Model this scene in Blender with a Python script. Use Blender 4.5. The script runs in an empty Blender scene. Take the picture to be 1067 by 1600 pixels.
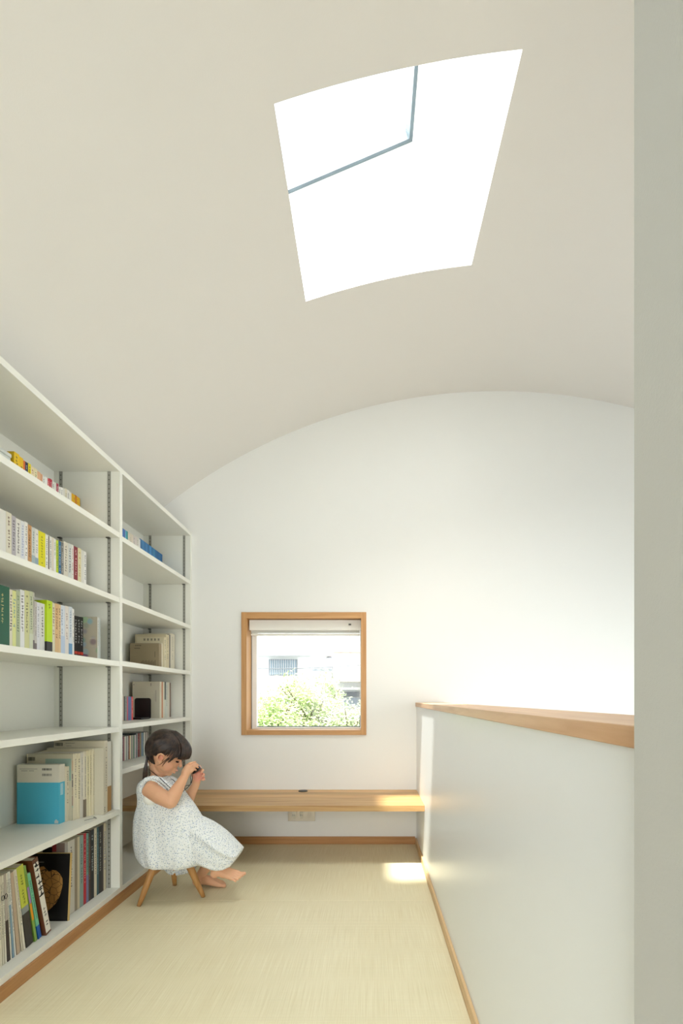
import bpy, bmesh, math, random
from mathutils import Vector, Matrix
random.seed(7)
R = math.radians
S = bpy.context.scene
C = S.collection
F = 17.0 / 36.0 * 1600          # focal length in pixels of the 1067x1600 frame
EYE = 0.95

# ------------------------------------------------------------------ camera, sky, sun, daylight, fill lamps
cd = bpy.data.cameras.new('camera'); cam = bpy.data.objects.new('camera', cd); C.objects.link(cam)
cam.location = (0, 0, EYE); cam.rotation_euler = (R(90), 0, 0)
cd.sensor_fit = 'VERTICAL'; cd.sensor_height = 36; cd.sensor_width = 24; cd.lens = 17
cd.shift_x = -43.5 / 1600; cd.shift_y = 290 / 1600; cd.clip_start = 0.05; cd.clip_end = 300
S.camera = cam
S.view_settings.view_transform = 'Standard'; S.view_settings.look = 'None'
S.view_settings.gamma = 1; S.view_settings.use_curve_mapping = False
S.view_settings.exposure = 0.0

w = bpy.data.worlds.new('world'); S.world = w; w.use_nodes = True
nt = w.node_tree; nt.nodes.clear()
sky = nt.nodes.new('ShaderNodeTexSky'); sky.sky_type = 'NISHITA'; sky.sun_disc = False
sky.sun_elevation = R(60); sky.sun_rotation = R(180); sky.dust_density = 4.0
mixw = nt.nodes.new('ShaderNodeMixRGB'); mixw.inputs[0].default_value = 0.75; mixw.inputs[2].default_value = (0.9, 0.97, 1.0, 1)
bg = nt.nodes.new('ShaderNodeBackground'); bg.inputs[1].default_value = 2.8
wo = nt.nodes.new('ShaderNodeOutputWorld')
scl = nt.nodes.new('ShaderNodeVectorMath'); scl.operation = 'SCALE'; scl.inputs[3].default_value = 0.25
nt.links.new(sky.outputs[0], scl.inputs[0]); nt.links.new(scl.outputs[0], mixw.inputs[1])
nt.links.new(mixw.outputs[0], bg.inputs[0]); nt.links.new(bg.outputs[0], wo.inputs[0])

def light(name, kind, loc, direction, power, color, **kw):
    l = bpy.data.lights.new(name, kind); o = bpy.data.objects.new(name, l); C.objects.link(o)
    o.location = loc; o.rotation_euler = Vector(direction).to_track_quat('-Z', 'Y').to_euler()
    l.energy = power; l.color = color
    for k, v in kw.items(): setattr(l, k, v)
    return o
light('sun', 'SUN', (0, -5, 12), (0.15, 0.30, -1.0), 12.0, (1.0, 0.96, 0.89), angle=R(2.5))
RT = R(23)                                     # tilt of the roof (falls to the left)
light('skylight_daylight', 'AREA', (-0.24, 1.83, 3.60), (0.39, 0.0, -0.92), 84, (1.0, 0.99, 0.97), shape='RECTANGLE', size=0.9, size_y=0.9)
light('unseen_stair_window_fill', 'AREA', (2.98, 1.55, 0.35), (-1, 0.1, -0.42), 38, (0.98, 1.0, 1.0), shape='RECTANGLE', size=2.9, size_y=1.9, spread=R(135))  # fill lamp at an unseen stairwell window, added to light the room from the right
light('unseen_rear_window_fill', 'AREA', (-0.45, -1.72, 1.25), (0, 1, -0.25), 17, (0.98, 1.0, 1.0), shape='RECTANGLE', size=1.1, size_y=1.5, spread=R(120))  # fill lamp at an unseen window behind the camera, added to brighten the room

# ------------------------------------------------------------------ helpers
def lin(c):
    return tuple(((v / 255) / 12.92 if v / 255 <= 0.04045 else (((v / 255) + 0.055) / 1.055) ** 2.4) for v in c) + (1,)
_m = {}
def mat(c, rough=0.6, metal=0.0, noise=0.0, nscale=40, bump=0.0, name=None, spec=0.5):
    key = (tuple(c), rough, metal, noise, nscale, bump, name)
    if key in _m: return _m[key]
    m = bpy.data.materials.new(name or 'surface_%d' % len(_m)); m.use_nodes = True
    n = m.node_tree; b = n.nodes['Principled BSDF']
    b.inputs['Base Color'].default_value = lin(c); b.inputs['Roughness'].default_value = rough
    b.inputs['Metallic'].default_value = metal; b.inputs['Specular IOR Level'].default_value = spec
    if noise or bump:
        tc = n.nodes.new('ShaderNodeTexCoord'); t = n.nodes.new('ShaderNodeTexNoise')
        t.inputs['Scale'].default_value = nscale; t.inputs['Detail'].default_value = 4
        n.links.new(tc.outputs['Object'], t.inputs['Vector'])
        if noise:
            r = n.nodes.new('ShaderNodeValToRGB'); a = lin(c)
            r.color_ramp.elements[0].color = tuple(v * (1 - noise) for v in a[:3]) + (1,)
            r.color_ramp.elements[1].color = tuple(min(1, v * (1 + noise)) for v in a[:3]) + (1,)
            r.color_ramp.elements[0].position = 0.3; r.color_ramp.elements[1].position = 0.7
            n.links.new(t.outputs['Fac'], r.inputs['Fac']); n.links.new(r.outputs['Color'], b.inputs['Base Color'])
        if bump:
            bp = n.nodes.new('ShaderNodeBump'); bp.inputs['Strength'].default_value = bump; bp.inputs['Distance'].default_value = 0.002
            n.links.new(t.outputs['Fac'], bp.inputs['Height']); n.links.new(bp.outputs['Normal'], b.inputs['Normal'])
    _m[key] = m; return m

def wood(name, c1, c2, axis=0, rough=0.45, boards=0.0):
    """grain runs along axis; boards = width of glued staves (m)"""
    m = bpy.data.materials.new(name); m.use_nodes = True; n = m.node_tree; b = n.nodes['Principled BSDF']
    tc = n.nodes.new('ShaderNodeTexCoord'); mp = n.nodes.new('ShaderNodeMapping')
    sc = [30, 30, 30]; sc[axis] = 1.6; mp.inputs['Scale'].default_value = sc
    n.links.new(tc.outputs['Object'], mp.inputs['Vector'])
    t = n.nodes.new('ShaderNodeTexNoise'); t.inputs['Scale'].default_value = 1.6; t.inputs['Detail'].default_value = 6; t.inputs['Distortion'].default_value = 0.6
    n.links.new(mp.outputs[0], t.inputs['Vector'])
    r = n.nodes.new('ShaderNodeValToRGB'); r.color_ramp.elements[0].position = 0.3; r.color_ramp.elements[1].position = 0.72
    r.color_ramp.elements[0].color = lin(c1); r.color_ramp.elements[1].color = lin(c2)
    n.links.new(t.outputs['Fac'], r.inputs['Fac'])
    out = r.outputs['Color']
    if boards:
        sp = n.nodes.new('ShaderNodeSeparateXYZ'); n.links.new(tc.outputs['Object'], sp.inputs[0])
        d = n.nodes.new('ShaderNodeMath'); d.operation = 'DIVIDE'; d.inputs[1].default_value = boards
        n.links.new(sp.outputs[1 if axis == 0 else 0], d.inputs[0])
        fl = n.nodes.new('ShaderNodeMath'); fl.operation = 'FLOOR'; n.links.new(d.outputs[0], fl.inputs[0])
        wn = n.nodes.new('ShaderNodeTexWhiteNoise'); wn.noise_dimensions = '1D'; n.links.new(fl.outputs[0], wn.inputs['W'])
        h = n.nodes.new('ShaderNodeHueSaturation')
        mr = n.nodes.new('ShaderNodeMapRange'); mr.inputs[3].default_value = 0.80; mr.inputs[4].default_value = 1.18
        n.links.new(wn.outputs['Value'], mr.inputs[0]); n.links.new(mr.outputs[0], h.inputs['Value']); n.links.new(out, h.inputs['Color'])
        out = h.outputs['Color']
    n.links.new(out, b.inputs['Base Color']); b.inputs['Roughness'].default_value = rough
    bp = n.nodes.new('ShaderNodeBump'); bp.inputs['Strength'].default_value = 0.15; bp.inputs['Distance'].default_value = 0.001
    n.links.new(t.outputs['Fac'], bp.inputs['Height']); n.links.new(bp.outputs[0], b.inputs['Normal'])
    return m

def P(px, py, Y):                               # point seen at pixel (px,py) at depth Y (used to measure real positions)
    return Vector(((px - 577) / F * Y, Y, EYE + (1090 - py) / F * Y))

def box(bm, x0, x1, y0, y1, z0, z1, mi=0, bevel=0.0):
    if x0 > x1: x0, x1 = x1, x0
    if y0 > y1: y0, y1 = y1, y0
    if z0 > z1: z0, z1 = z1, z0
    vs = [bm.verts.new((x, y, z)) for x in (x0, x1) for y in (y0, y1) for z in (z0, z1)]
    fs = [(0, 1, 3, 2), (4, 6, 7, 5), (0, 4, 5, 1), (2, 3, 7, 6), (0, 2, 6, 4), (1, 5, 7, 3)]
    out = []
    for f in fs:
        fc = bm.faces.new([vs[i] for i in f]); fc.material_index = mi; out.append(fc)
    if bevel:
        es = list({e for f in out for e in f.edges})
        bmesh.ops.bevel(bm, geom=es, offset=bevel, segments=2, affect='EDGES', profile=0.5)
    return vs

def tube(bm, pts, rads, n=12, mi=0, cap=True, flat=None):
    """closed tube through pts, rounded ends"""
    pts = [Vector(p) for p in pts]
    if not hasattr(rads, '__len__'): rads = [rads] * len(pts)
    rads = list(rads)
    if cap:
        d0 = (pts[0] - pts[1]).normalized(); d1 = (pts[-1] - pts[-2]).normalized()
        a, b, ra, rb = pts[0], pts[-1], rads[0], rads[-1]
        pre = [(a + d0 * ra * s, ra * c) for s, c in ((0.96, 0.28), (0.8, 0.6), (0.45, 0.89))]
        post = [(b + d1 * rb * s, rb * c) for s, c in ((0.45, 0.89), (0.8, 0.6), (0.96, 0.28))]
        pts = [p for p, _ in pre] + pts + [p for p, _ in post]; rads = [r for _, r in pre] + rads + [r for _, r in post]
    rings = []; ref = None
    for i, p in enumerate(pts):
        t = (pts[min(i + 1, len(pts) - 1)] - pts[max(i - 1, 0)]).normalized()
        if ref is None:
            ref = t.orthogonal().normalized() if flat is None else (Vector(flat) - t * Vector(flat).dot(t)).normalized()
        else: ref = (ref - t * ref.dot(t)).normalized()
        bn = t.cross(ref)
        rings.append([bm.verts.new(p + (ref * math.cos(2 * math.pi * k / n) + bn * math.sin(2 * math.pi * k / n)) * rads[i]) for k in range(n)])
    for a, b in zip(rings, rings[1:]):
        for k in range(n):
            f = bm.faces.new((a[k], a[(k + 1) % n], b[(k + 1) % n], b[k])); f.material_index = mi; f.smooth = True
    for r_, rev in ((rings[0], True), (rings[-1], False)):
        f = bm.faces.new(r_[::-1] if rev else r_); f.material_index = mi
    return rings

def loft(bm, rings, mi=0, smooth=True):
    vr = [[bm.verts.new(p) for p in r] for r in rings]; n = len(vr[0])
    for a, b in zip(vr, vr[1:]):
        for k in range(n):
            f = bm.faces.new((a[k], a[(k + 1) % n], b[(k + 1) % n], b[k])); f.smooth = smooth; f.material_index = mi
    bm.faces.new(vr[0][::-1]).material_index = mi; bm.faces.new(vr[-1]).material_index = mi

def ell(bm, c, r, rot=None, seg=20, mi=0):
    M = Matrix.Translation(Vector(c)) @ (rot.to_4x4() if rot is not None else Matrix.Identity(4)) @ Matrix.Diagonal((r[0], r[1], r[2], 1))
    res = bmesh.ops.create_uvsphere(bm, u_segments=seg, v_segments=seg // 2 + 2, radius=1, matrix=M)
    for v in res['verts']:
        for f in v.link_faces: f.smooth = True; f.material_index = mi

def obj(name, bm, mats, parent=None, loc=None, recenter=True):
    me = bpy.data.meshes.new(name)
    bmesh.ops.recalc_face_normals(bm, faces=bm.faces)
    if recenter and loc is None and parent is None:      # origin at the base of the mesh
        xs = [v.co.x for v in bm.verts]; ys = [v.co.y for v in bm.verts]; zs = [v.co.z for v in bm.verts]
        loc = Vector(((min(xs) + max(xs)) / 2, (min(ys) + max(ys)) / 2, min(zs)))
        bmesh.ops.translate(bm, verts=bm.verts, vec=-loc)
    bm.to_mesh(me); bm.free()
    for m in (mats if isinstance(mats, (list, tuple)) else [mats]): me.materials.append(m)
    o = bpy.data.objects.new(name, me); C.objects.link(o)
    if loc is not None: o.location = loc
    if parent is not None: o.parent = parent
    return o
def part(name, bm, mats, parent, **k):           # bm is in world coordinates, parent has only a location (+rotation 0)
    bmesh.ops.translate(bm, verts=bm.verts, vec=-parent.matrix_basis.translation)
    return obj(name, bm, mats, parent, recenter=False)
def subpart(name, bm, mats, par, root):          # world coordinates, par sits at its root's origin
    bmesh.ops.translate(bm, verts=bm.verts, vec=-root.matrix_basis.translation)
    return obj(name, bm, mats, par, recenter=False)
def empty(name, loc):
    o = bpy.data.objects.new(name, None); C.objects.link(o); o.location = loc; o.empty_display_size = 0.05; return o
def tag(o, label, cat, group=None, kind=None):
    o['label'] = label; o['category'] = cat
    if group: o['group'] = group
    if kind: o['kind'] = kind
    return o
def struct(name, bm, mats, parent=None):
    o = obj(name, bm, mats, parent)
    if parent is None: o['kind'] = 'structure'
    return o
def B(): return bmesh.new()
def boxes(*a, **k):
    bm = B()
    for t in a: box(bm, *t, **k)
    return bm

# ------------------------------------------------------------------ materials of the shell
WALL = mat((240, 240, 236), 0.75, bump=0.10, nscale=260, name='painted_wall')
CEIL = mat((229, 226, 219), 0.85, bump=0.08, nscale=260, name='painted_vault')
RAILW = mat((234, 238, 240), 0.32, name='satin_painted_wall', bump=0.25, nscale=9)
SHAFT = mat((246, 247, 246), 0.7, name='skylight_shaft_paint')
SHELFW = mat((236, 236, 226), 0.42, name='white_shelf_laminate')
OAK = wood('oak_desk', (176, 130, 76), (214, 176, 120), axis=0, rough=0.38, boards=0.085)
OAKT = wood('oak_trim_x', (170, 118, 70), (200, 152, 98), axis=0)
OAKTY = wood('oak_trim_y', (166, 116, 68), (196, 148, 96), axis=1)
OAKTZ = wood('oak_trim_z', (186, 134, 78), (208, 160, 104), axis=2)
OAKTX2 = wood('oak_window_x', (186, 134, 78), (208, 160, 104), axis=0)
CAPW = wood('rail_cap_wood', (196, 152, 112), (222, 186, 148), axis=1, rough=0.4)
METAL = mat((150, 150, 142), 0.4, 0.6, name='brushed_metal')
BLACK = mat((22, 22, 24), 0.45, name='black_plastic')
WHITEP = mat((240, 240, 236), 0.4, name='white_plastic')

def tatami_mat():
    m = bpy.data.materials.new('tatami_weave'); m.use_nodes = True; n = m.node_tree; b = n.nodes['Principled BSDF']
    tc = n.nodes.new('ShaderNodeTexCoord')
    sp = n.nodes.new('ShaderNodeSeparateXYZ'); n.links.new(tc.outputs['Object'], sp.inputs[0])
    def rib(sock, period):
        d = n.nodes.new('ShaderNodeMath'); d.operation = 'MULTIPLY'; d.inputs[1].default_value = 2 * math.pi / period
        s = n.nodes.new('ShaderNodeMath'); s.operation = 'SINE'
        n.links.new(sock, d.inputs[0]); n.links.new(d.outputs[0], s.inputs[0]); return s.outputs[0]
    ry = rib(sp.outputs[1], 0.0072)
    mp = n.nodes.new('ShaderNodeMapping'); mp.inputs['Scale'].default_value = (420, 5, 1); n.links.new(tc.outputs['Object'], mp.inputs[0])
    t = n.nodes.new('ShaderNodeTexNoise'); t.inputs['Scale'].default_value = 1.0; t.inputs['Detail'].default_value = 3; n.links.new(mp.outputs[0], t.inputs['Vector'])
    t2 = n.nodes.new('ShaderNodeTexNoise'); t2.inputs['Scale'].default_value = 5; t2.inputs['Detail'].default_value = 3; n.links.new(tc.outputs['Object'], t2.inputs['Vector'])
    a = n.nodes.new('ShaderNodeMath'); a.operation = 'MULTIPLY_ADD'; a.inputs[1].default_value = 0.10; n.links.new(ry, a.inputs[0]); n.links.new(t.outputs['Fac'], a.inputs[2])
    a2 = n.nodes.new('ShaderNodeMath'); a2.operation = 'MULTIPLY_ADD'; a2.inputs[1].default_value = 0.25; n.links.new(t2.outputs['Fac'], a2.inputs[0]); n.links.new(a.outputs[0], a2.inputs[2])
    r = n.nodes.new('ShaderNodeValToRGB'); r.color_ramp.elements[0].position = 0.3; r.color_ramp.elements[1].position = 0.95
    r.color_ramp.elements[0].color = lin((220, 207, 166)); r.color_ramp.elements[1].color = lin((243, 235, 204))
    n.links.new(a2.outputs[0], r.inputs[0]); n.links.new(r.outputs[0], b.inputs['Base Color'])
    b.inputs['Roughness'].default_value = 0.38
    bp = n.nodes.new('ShaderNodeBump'); bp.inputs['Strength'].default_value = 0.3; bp.inputs['Distance'].default_value = 0.0008
    n.links.new(ry, bp.inputs['Height']); n.links.new(bp.outputs[0], b.inputs['Normal'])
    return m
TATAMI = tatami_mat()

def glass_mat():
    m = bpy.data.materials.new('window_glass'); m.use_nodes = True; n = m.node_tree; n.nodes.clear()
    o = n.nodes.new('ShaderNodeOutputMaterial'); t = n.nodes.new('ShaderNodeBsdfTransparent'); t.inputs[0].default_value = (0.97, 0.985, 0.98, 1)
    g = n.nodes.new('ShaderNodeBsdfGlossy'); g.inputs['Roughness'].default_value = 0.02
    mx = n.nodes.new('ShaderNodeMixShader'); mx.inputs[0].default_value = 0.012
    n.links.new(t.outputs[0], mx.inputs[1]); n.links.new(g.outputs[0], mx.inputs[2]); n.links.new(mx.outputs[0], o.inputs[0]); return m
GLASS = glass_mat()

# ------------------------------------------------------------------ shell
D = 3.15; XL = -1.156; XV = -1.475; XR = 2.836; YB = -1.6
VCX, VCZ, VR = 0.84, -0.573, 3.52
def vz(x): return VCZ + math.sqrt(VR * VR - (x - VCX) ** 2)
HX0, HX1, HY0, HY1 = -0.29, 0.467, 1.475, 2.21

bm = B()                                                    # vaulted ceiling with the skylight opening
xs = sorted(set([XV + (XR - XV) * i / 60 for i in range(61)] + [HX0, HX1])); ys = [YB, 0.49, HY0, HY1, D]
vt = {(i, j): bm.verts.new((x, y, vz(x))) for i, x in enumerate(xs) for j, y in enumerate(ys)}
for i in range(len(xs) - 1):
    for j in range(len(ys) - 1):
        if j == 2 and HX0 - 1e-6 <= xs[i] and xs[i + 1] <= HX1 + 1e-6: continue
        f = bm.faces.new((vt[i, j], vt[i, j + 1], vt[i + 1, j + 1], vt[i + 1, j])); f.smooth = True
ceiling = struct('ceiling', bm, CEIL)
for p_ in ceiling.data.polygons: p_.use_smooth = True
sm = ceiling.modifiers.new('thickness', 'SOLIDIFY'); sm.thickness = 0.02; sm.use_rim = False; sm.offset = 1.0 if ceiling.data.polygons[0].normal.z > 0 else -1.0

# skylight shaft, perpendicular to the roof that falls to the left
nrm = Vector((-math.sin(RT), 0, math.cos(RT)))
def roof_z(x): return 3.425 + math.tan(RT) * (x - 0.239)
def up(x):                                                  # follow the roof normal from the vault to the window frame
    z = vz(x); t = (roof_z(x) - z) / (nrm.z - math.tan(RT) * nrm.x); return Vector((x + nrm.x * t, 0, z + nrm.z * t))
bm = B()
hx = [x for x in xs if HX0 - 1e-6 <= x <= HX1 + 1e-6]
for Y in (HY0, HY1):
    lo = [bm.verts.new((x, Y, vz(x))) for x in hx]; hi = [bm.verts.new((up(x).x, Y, up(x).z)) for x in hx]
    for k in range(len(hx) - 1): bm.faces.new((lo[k], lo[k + 1], hi[k + 1], hi[k]))
for x in (HX0, HX1):
    u_ = up(x); a = [bm.verts.new(v) for v in ((x, HY0, vz(x)), (x, HY1, vz(x)), (u_.x, HY1, u_.z), (u_.x, HY0, u_.z))]; bm.faces.new(a)
struct('trim_1', bm, SHAFT)
# roof window frame: axes along the roof slope (e), across (Y), and the normal
e = Vector((math.cos(RT), 0, math.sin(RT)))
UL, UR = up(HX0), up(HX1)
def rp(s, y, h): return Vector((UL.x, y, UL.z)) + e * s + nrm * h
LEN = (UR - UL).length
def rbox(bm, s0, s1, y0, y1, h0, h1):
    v = [bm.verts.new(rp(s, y, h)) for s in (s0, s1) for y in (y0, y1) for h in (h0, h1)]
    for f in ((0, 1, 3, 2), (4, 6, 7, 5), (0, 4, 5, 1), (2, 3, 7, 6), (0, 2, 6, 4), (1, 5, 7, 3)): bm.faces.new([v[i] for i in f])
win2 = empty('window_1', rp(LEN / 2, 1.83, 0)); win2['kind'] = 'structure'
def rframe(y0, y1, s0, s1, wd, h0, h1):
    bm = B(); rbox(bm, s0, s1, y0, y0 + wd, h0, h1); rbox(bm, s0, s1, y1 - wd, y1, h0, h1)
    rbox(bm, s0, s0 + wd, y0 + wd, y1 - wd, h0, h1); rbox(bm, s1 - wd, s1, y0 + wd, y1 - wd, h0, h1); return bm
part('window_frame', rframe(HY0 - 0.02, HY1 + 0.02, -0.02, LEN + 0.02, 0.045, 0.0, 0.05), SHAFT, win2)
part('sash', rframe(HY0 + 0.01, HY1 - 0.01, 0.01, LEN - 0.01, 0.050, 0.012, 0.06), WHITEP, win2)
part('gasket', rframe(HY0 + 0.06, HY1 - 0.06, 0.06, LEN - 0.06, 0.017, 0.016, 0.058), mat((66, 78, 84), 0.6, name='grey_gasket'), win2)
bm = B(); rbox(bm, 0.065, LEN - 0.065, HY0 + 0.065, HY1 - 0.065, 0.05, 0.056); part('pane', bm, GLASS, win2)

# back wall with the loft window opening
WX0, WX1, WZ0, WZ1 = -0.825, -0.026, 0.713, 1.499
BW = 0.15
struct('wall_back', boxes((-1.62, WX0, D, D + BW, -2.6, 3.05), (WX1, XR + .16, D, D + BW, -2.6, 3.05), (WX0, WX1, D, D + BW, -2.6, WZ0), (WX0, WX1, D, D + BW, WZ1, 3.05)), WALL)
# left wall: recess behind the bookcase, flush wall above and beside it
SH0 = 1.335                                                  # near end of the bookcase
struct('wall_left', boxes((-1.62, -1.474, YB, D, -0.2, 2.15)), WALL)
bm = B()                                                     # right wall of the stairwell with a big unseen window opening, added for the light
ry0, ry1, rz0, rz1 = 0.62, 2.48, -1.1, 1.8
for t in ((XR, XR + .15, 0.34, ry0, -2.6, 2.42), (XR, XR + .15, ry1, D, -2.6, 2.42), (XR, XR + .15, ry0, ry1, -2.6, rz0), (XR, XR + .15, ry0, ry1, rz1, 2.42)): box(bm, *t)
struct('wall_right', bm, WALL)
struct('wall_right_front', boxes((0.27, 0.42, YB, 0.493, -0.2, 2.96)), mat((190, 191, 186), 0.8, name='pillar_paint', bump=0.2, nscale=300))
struct('wall_stair', boxes((0.42, XR + .15, 0.34, 0.493, -2.6, 2.96)), WALL)
bm = B()  # rear wall, unseen window opening added for the fill lamp behind it
for t in ((-1.62, -1.0, YB - .15, YB, -.2, 2.96), (0.1, 0.42, YB - .15, YB, -.2, 2.96), (-1.0, 0.1, YB - .15, YB, -.2, .5), (-1.0, 0.1, YB - .15, YB, 2.0, 2.96)): box(bm, *t)
struct('wall_rear', bm, WALL)
struct('wall_rail', boxes((0.307, 0.477, 0.494, D - .001, -2.5, 0.8915)), RAILW)
struct('floor', boxes((-1.50, 0.3, YB, D, -0.14, -0.032)), mat((190, 160, 110), 0.8, name='subfloor'))
struct('floor_stair', boxes((0.48, XR, 0.494, D, -2.6, -2.5)), wood('stair_floor_oak', (170, 125, 80), (205, 160, 110), axis=1, boards=0.12))
bm = boxes((0.300, 0.487, 0.494, D - .001, 0.892, 0.918), bevel=0.0015)
struct('trim_2', bm, CAPW)
struct('baseboard_left', boxes((-1.168, -1.148, YB, D - .012, -.03, 0.045)), OAKTY)
struct('baseboard_back', boxes((-1.148, 0.2975, D - .012, D - .0005, -.03, 0.046)), OAKT)
struct('baseboard_right', boxes((0.2977, 0.3065, 0.494, D - .0125, -.03, 0.040)), wood('pale_trim_y', (206, 170, 122), (226, 194, 148), axis=1))

# tatami mats
ysm = [(2.265, D - .0125, 'pale straw tatami mat farthest away, under the low desk and the child'),
       (1.387, 2.2635, 'pale straw tatami mat in the foreground, nearest the camera'), ]
for a, b_, lb in ysm:
    bm = boxes((-1.1475, 0.2972, a, b_, -0.0315, 0.0), bevel=0.0012)
    tag(obj('tatami_mat', bm, TATAMI), lb, 'tatami mat', 'tatami mats on the floor')
o = obj('tatami_mat', boxes((-1.1475, 0.2972, YB, 1.3855, -0.0315, 0.0), bevel=0.0012), TATAMI)
tag(o, 'pale straw tatami mat beneath the viewpoint, cut off by the bottom edge', 'tatami mat', 'tatami mats on the floor')

# loft window in the back wall
wn = empty('window_2', ((WX0 + WX1) / 2, D, WZ0)); wn['kind'] = 'structure'
t = 0.034; y0, y1 = D - .012, D + .135
bm = boxes((WX0 - .006, WX0 + .028, y0, y1, WZ0 - .006, WZ1 + .006), (WX1 - .028, WX1 + .006, y0, y1, WZ0 - .006, WZ1 + .006), bevel=0.0008)
wf = part('window_frame', bm, OAKTZ, wn)
bm = boxes((WX0 + .028, WX1 - .028, y0 + .0005, y1, WZ1 - .034, WZ1 + .0058), (WX0 + .028, WX1 - .028, y0 + .0005, y1, WZ0 - .0058, WZ0 + .026), bevel=0.0008)
part('window_frame', bm, OAKTX2, wn)
sx0, sx1, sz0, sz1, sy = WX0 + .028, WX1 - .028, WZ0 + .026, WZ1 - .034, D + .118
bm = boxes((sx0, sx0 + .036, sy, sy + .035, sz0, sz1), (sx1 - .008, sx1, sy, sy + .035, sz0, sz1), (sx0 + .036, sx1 - .008, sy, sy + .035, sz0, sz0 + .012), (sx0 + .036, sx1 - .008, sy, sy + .035, sz1 - .03, sz1), bevel=.001)
part('sash', bm, WHITEP, wn)
bm = boxes((sx0 + .001, sx0 + .004, sy - .003, sy, sz0, sz1), (sx0 + .036, sx1 - .008, sy + .012, sy + .016, sz0 + .012, sz0 + .018), (sx1 - .013, sx1 - .008, sy + .012, sy + .016, sz0 + .012, sz0 + .09))
part('gasket', bm, mat((110, 122, 130), 0.5, name='grey_seal'), wn)
part('pane', boxes((sx0 + .036, sx1 - .008, sy + .016, sy + .020, sz0 + .012, sz1 - .03)), GLASS, wn)
part('latch', boxes((-.52, -.44, sy - .006, sy, sz0 + .001, sz0 + .009), bevel=.002), WHITEP, wn)
# venetian blind drawn up
bl = empty('venetian_blind', ((sx0 + sx1) / 2, D + .06, sz1 - .11))
tag(bl, 'white venetian blind drawn up to the head of the wood framed window', 'blind')
bw = mat((236, 234, 226), 0.5, name='blind_white')
part('headrail', boxes((sx0 + .012, sx1 - .004, D + .035, D + .075, sz1 - .036, sz1 - .003), bevel=.002), bw, bl)
part('valance', boxes((sx0 + .008, sx1 - .002, D + .029, D + .0345, sz1 - .072, sz1 - .004), bevel=.001), bw, bl)
bm = B()
for k in range(9): box(bm, sx0 + .016, sx1 - .008, D + .038, D + .072, sz1 - .04 - k * .0058, sz1 - .0365 - k * .0058)
part('slats', bm, bw, bl)
part('bottom_rail', boxes((sx0 + .016, sx1 - .008, D + .036, D + .074, sz1 - .105, sz1 - .092), bevel=.002), bw, bl)
bm = boxes((-.136, -.120, D + .022, D + .03, sz1 - .040, sz1 - .030), bevel=.001)
part('cord_lock', bm, mat((90, 88, 84), .5, name='dark_clip'), bl)
for xx, zz in ((-.128, .30), (sx1 - .012, .56), (sx1 - .022, .62)):
    bm = B(); tube(bm, [(xx, D + .025, sz1 - .04), (xx, D + .025, sz1 - zz)], 0.0009, 6); part('pull_cord', bm, WHITEP, bl)

# low oak desk running into the bookcase
dk = empty('low_desk', (-.5, 2.9, .3186))
tag(dk, 'long low pale oak desk board fixed along the back wall beneath the window', 'desk')
part('desktop', boxes((XL + .0012, 0.3065, 2.682, D - .001, .3186, .3505), (-1.4600, XL + .0012, 2.682, 3.1255, .3186, .3505)), OAK, dk)
bm = B(); bmesh.ops.create_cone(bm, cap_ends=True, segments=32, radius1=.030, radius2=.028, depth=.004, matrix=Matrix.Translation((-.425, 3.098, .3525)))
part('cable_grommet', bm, BLACK, dk)
# outlet plate
op = tag(obj('outlet_plate', boxes((-.529, -.353, D - .006, D - .0002, .146, .266), bevel=.002), mat((196, 188, 172), .35, .55, name='steel_plate')), 'brushed steel power outlet plate on the wall just under the low desk', 'power outlet')
o2 = op.location
for i, cx in enumerate((-.491, -.441)):
    bm = boxes((cx - .011, cx + .011, D - .0085, D - .006, .168, .246), bevel=.0008)
    so = part('socket', bm, mat((226, 222, 206), .4, name='ivory_plastic'), op)
    for zc in (.186, .228):
        for dx in (-.0045, .0045): subpart('socket_slot', boxes((cx + dx - .0012, cx + dx + .0012, D - .0089, D - .0084, zc - .005, zc + .005)), BLACK, so, op)
part('blank_cover', boxes((-.400, -.378, D - .0072, D - .006, .168, .246), bevel=.0006), mat((190, 182, 166), .4, .5, name='steel_blank'), op)

# ------------------------------------------------------------------ bookcase
XB = -1.461; T = .0238; DV0, DV1 = 2.2405, 2.2643; EN0 = 3.1262
bc = empty('bookcase', ((XB + XL) / 2, 2.24, 0.045))
tag(bc, 'white built-in bookcase with two bays of shelves filling the left wall', 'bookcase')
def bpart(n, bm, m=SHELFW): return part(n, bm, m, bc)
bpart('back_panel', boxes((XB - .010, XB, SH0, D - .001, .045, 2.0215)))
bpart('top_board', boxes((XB, XL, SH0, D - .001, 1.9977, 2.0215), bevel=.0008))
bpart('bottom_board', boxes((XB, XL, SH0, D - .001, .0455, .0690), bevel=.0008))
for a, b_ in ((SH0, SH0 + T), (DV0, DV1), (EN0, D - .001)):
    bpart('side_panel', boxes((XB, XL + .0003, a, b_, .0690, 1.9977), bevel=.0006))
LZ = [1.690, 1.390, 1.094, .791, .409]; RZ = [1.682, 1.394, 1.098, .8015, .591]
for zs, a, b_ in ((LZ, SH0 + T, DV0), (RZ, DV1, EN0)):
    for z in zs: bpart('shelf', boxes((XB + .001, XL - .0005, a + .0006, b_ - .0006, z, z + T), bevel=.0008))
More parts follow.
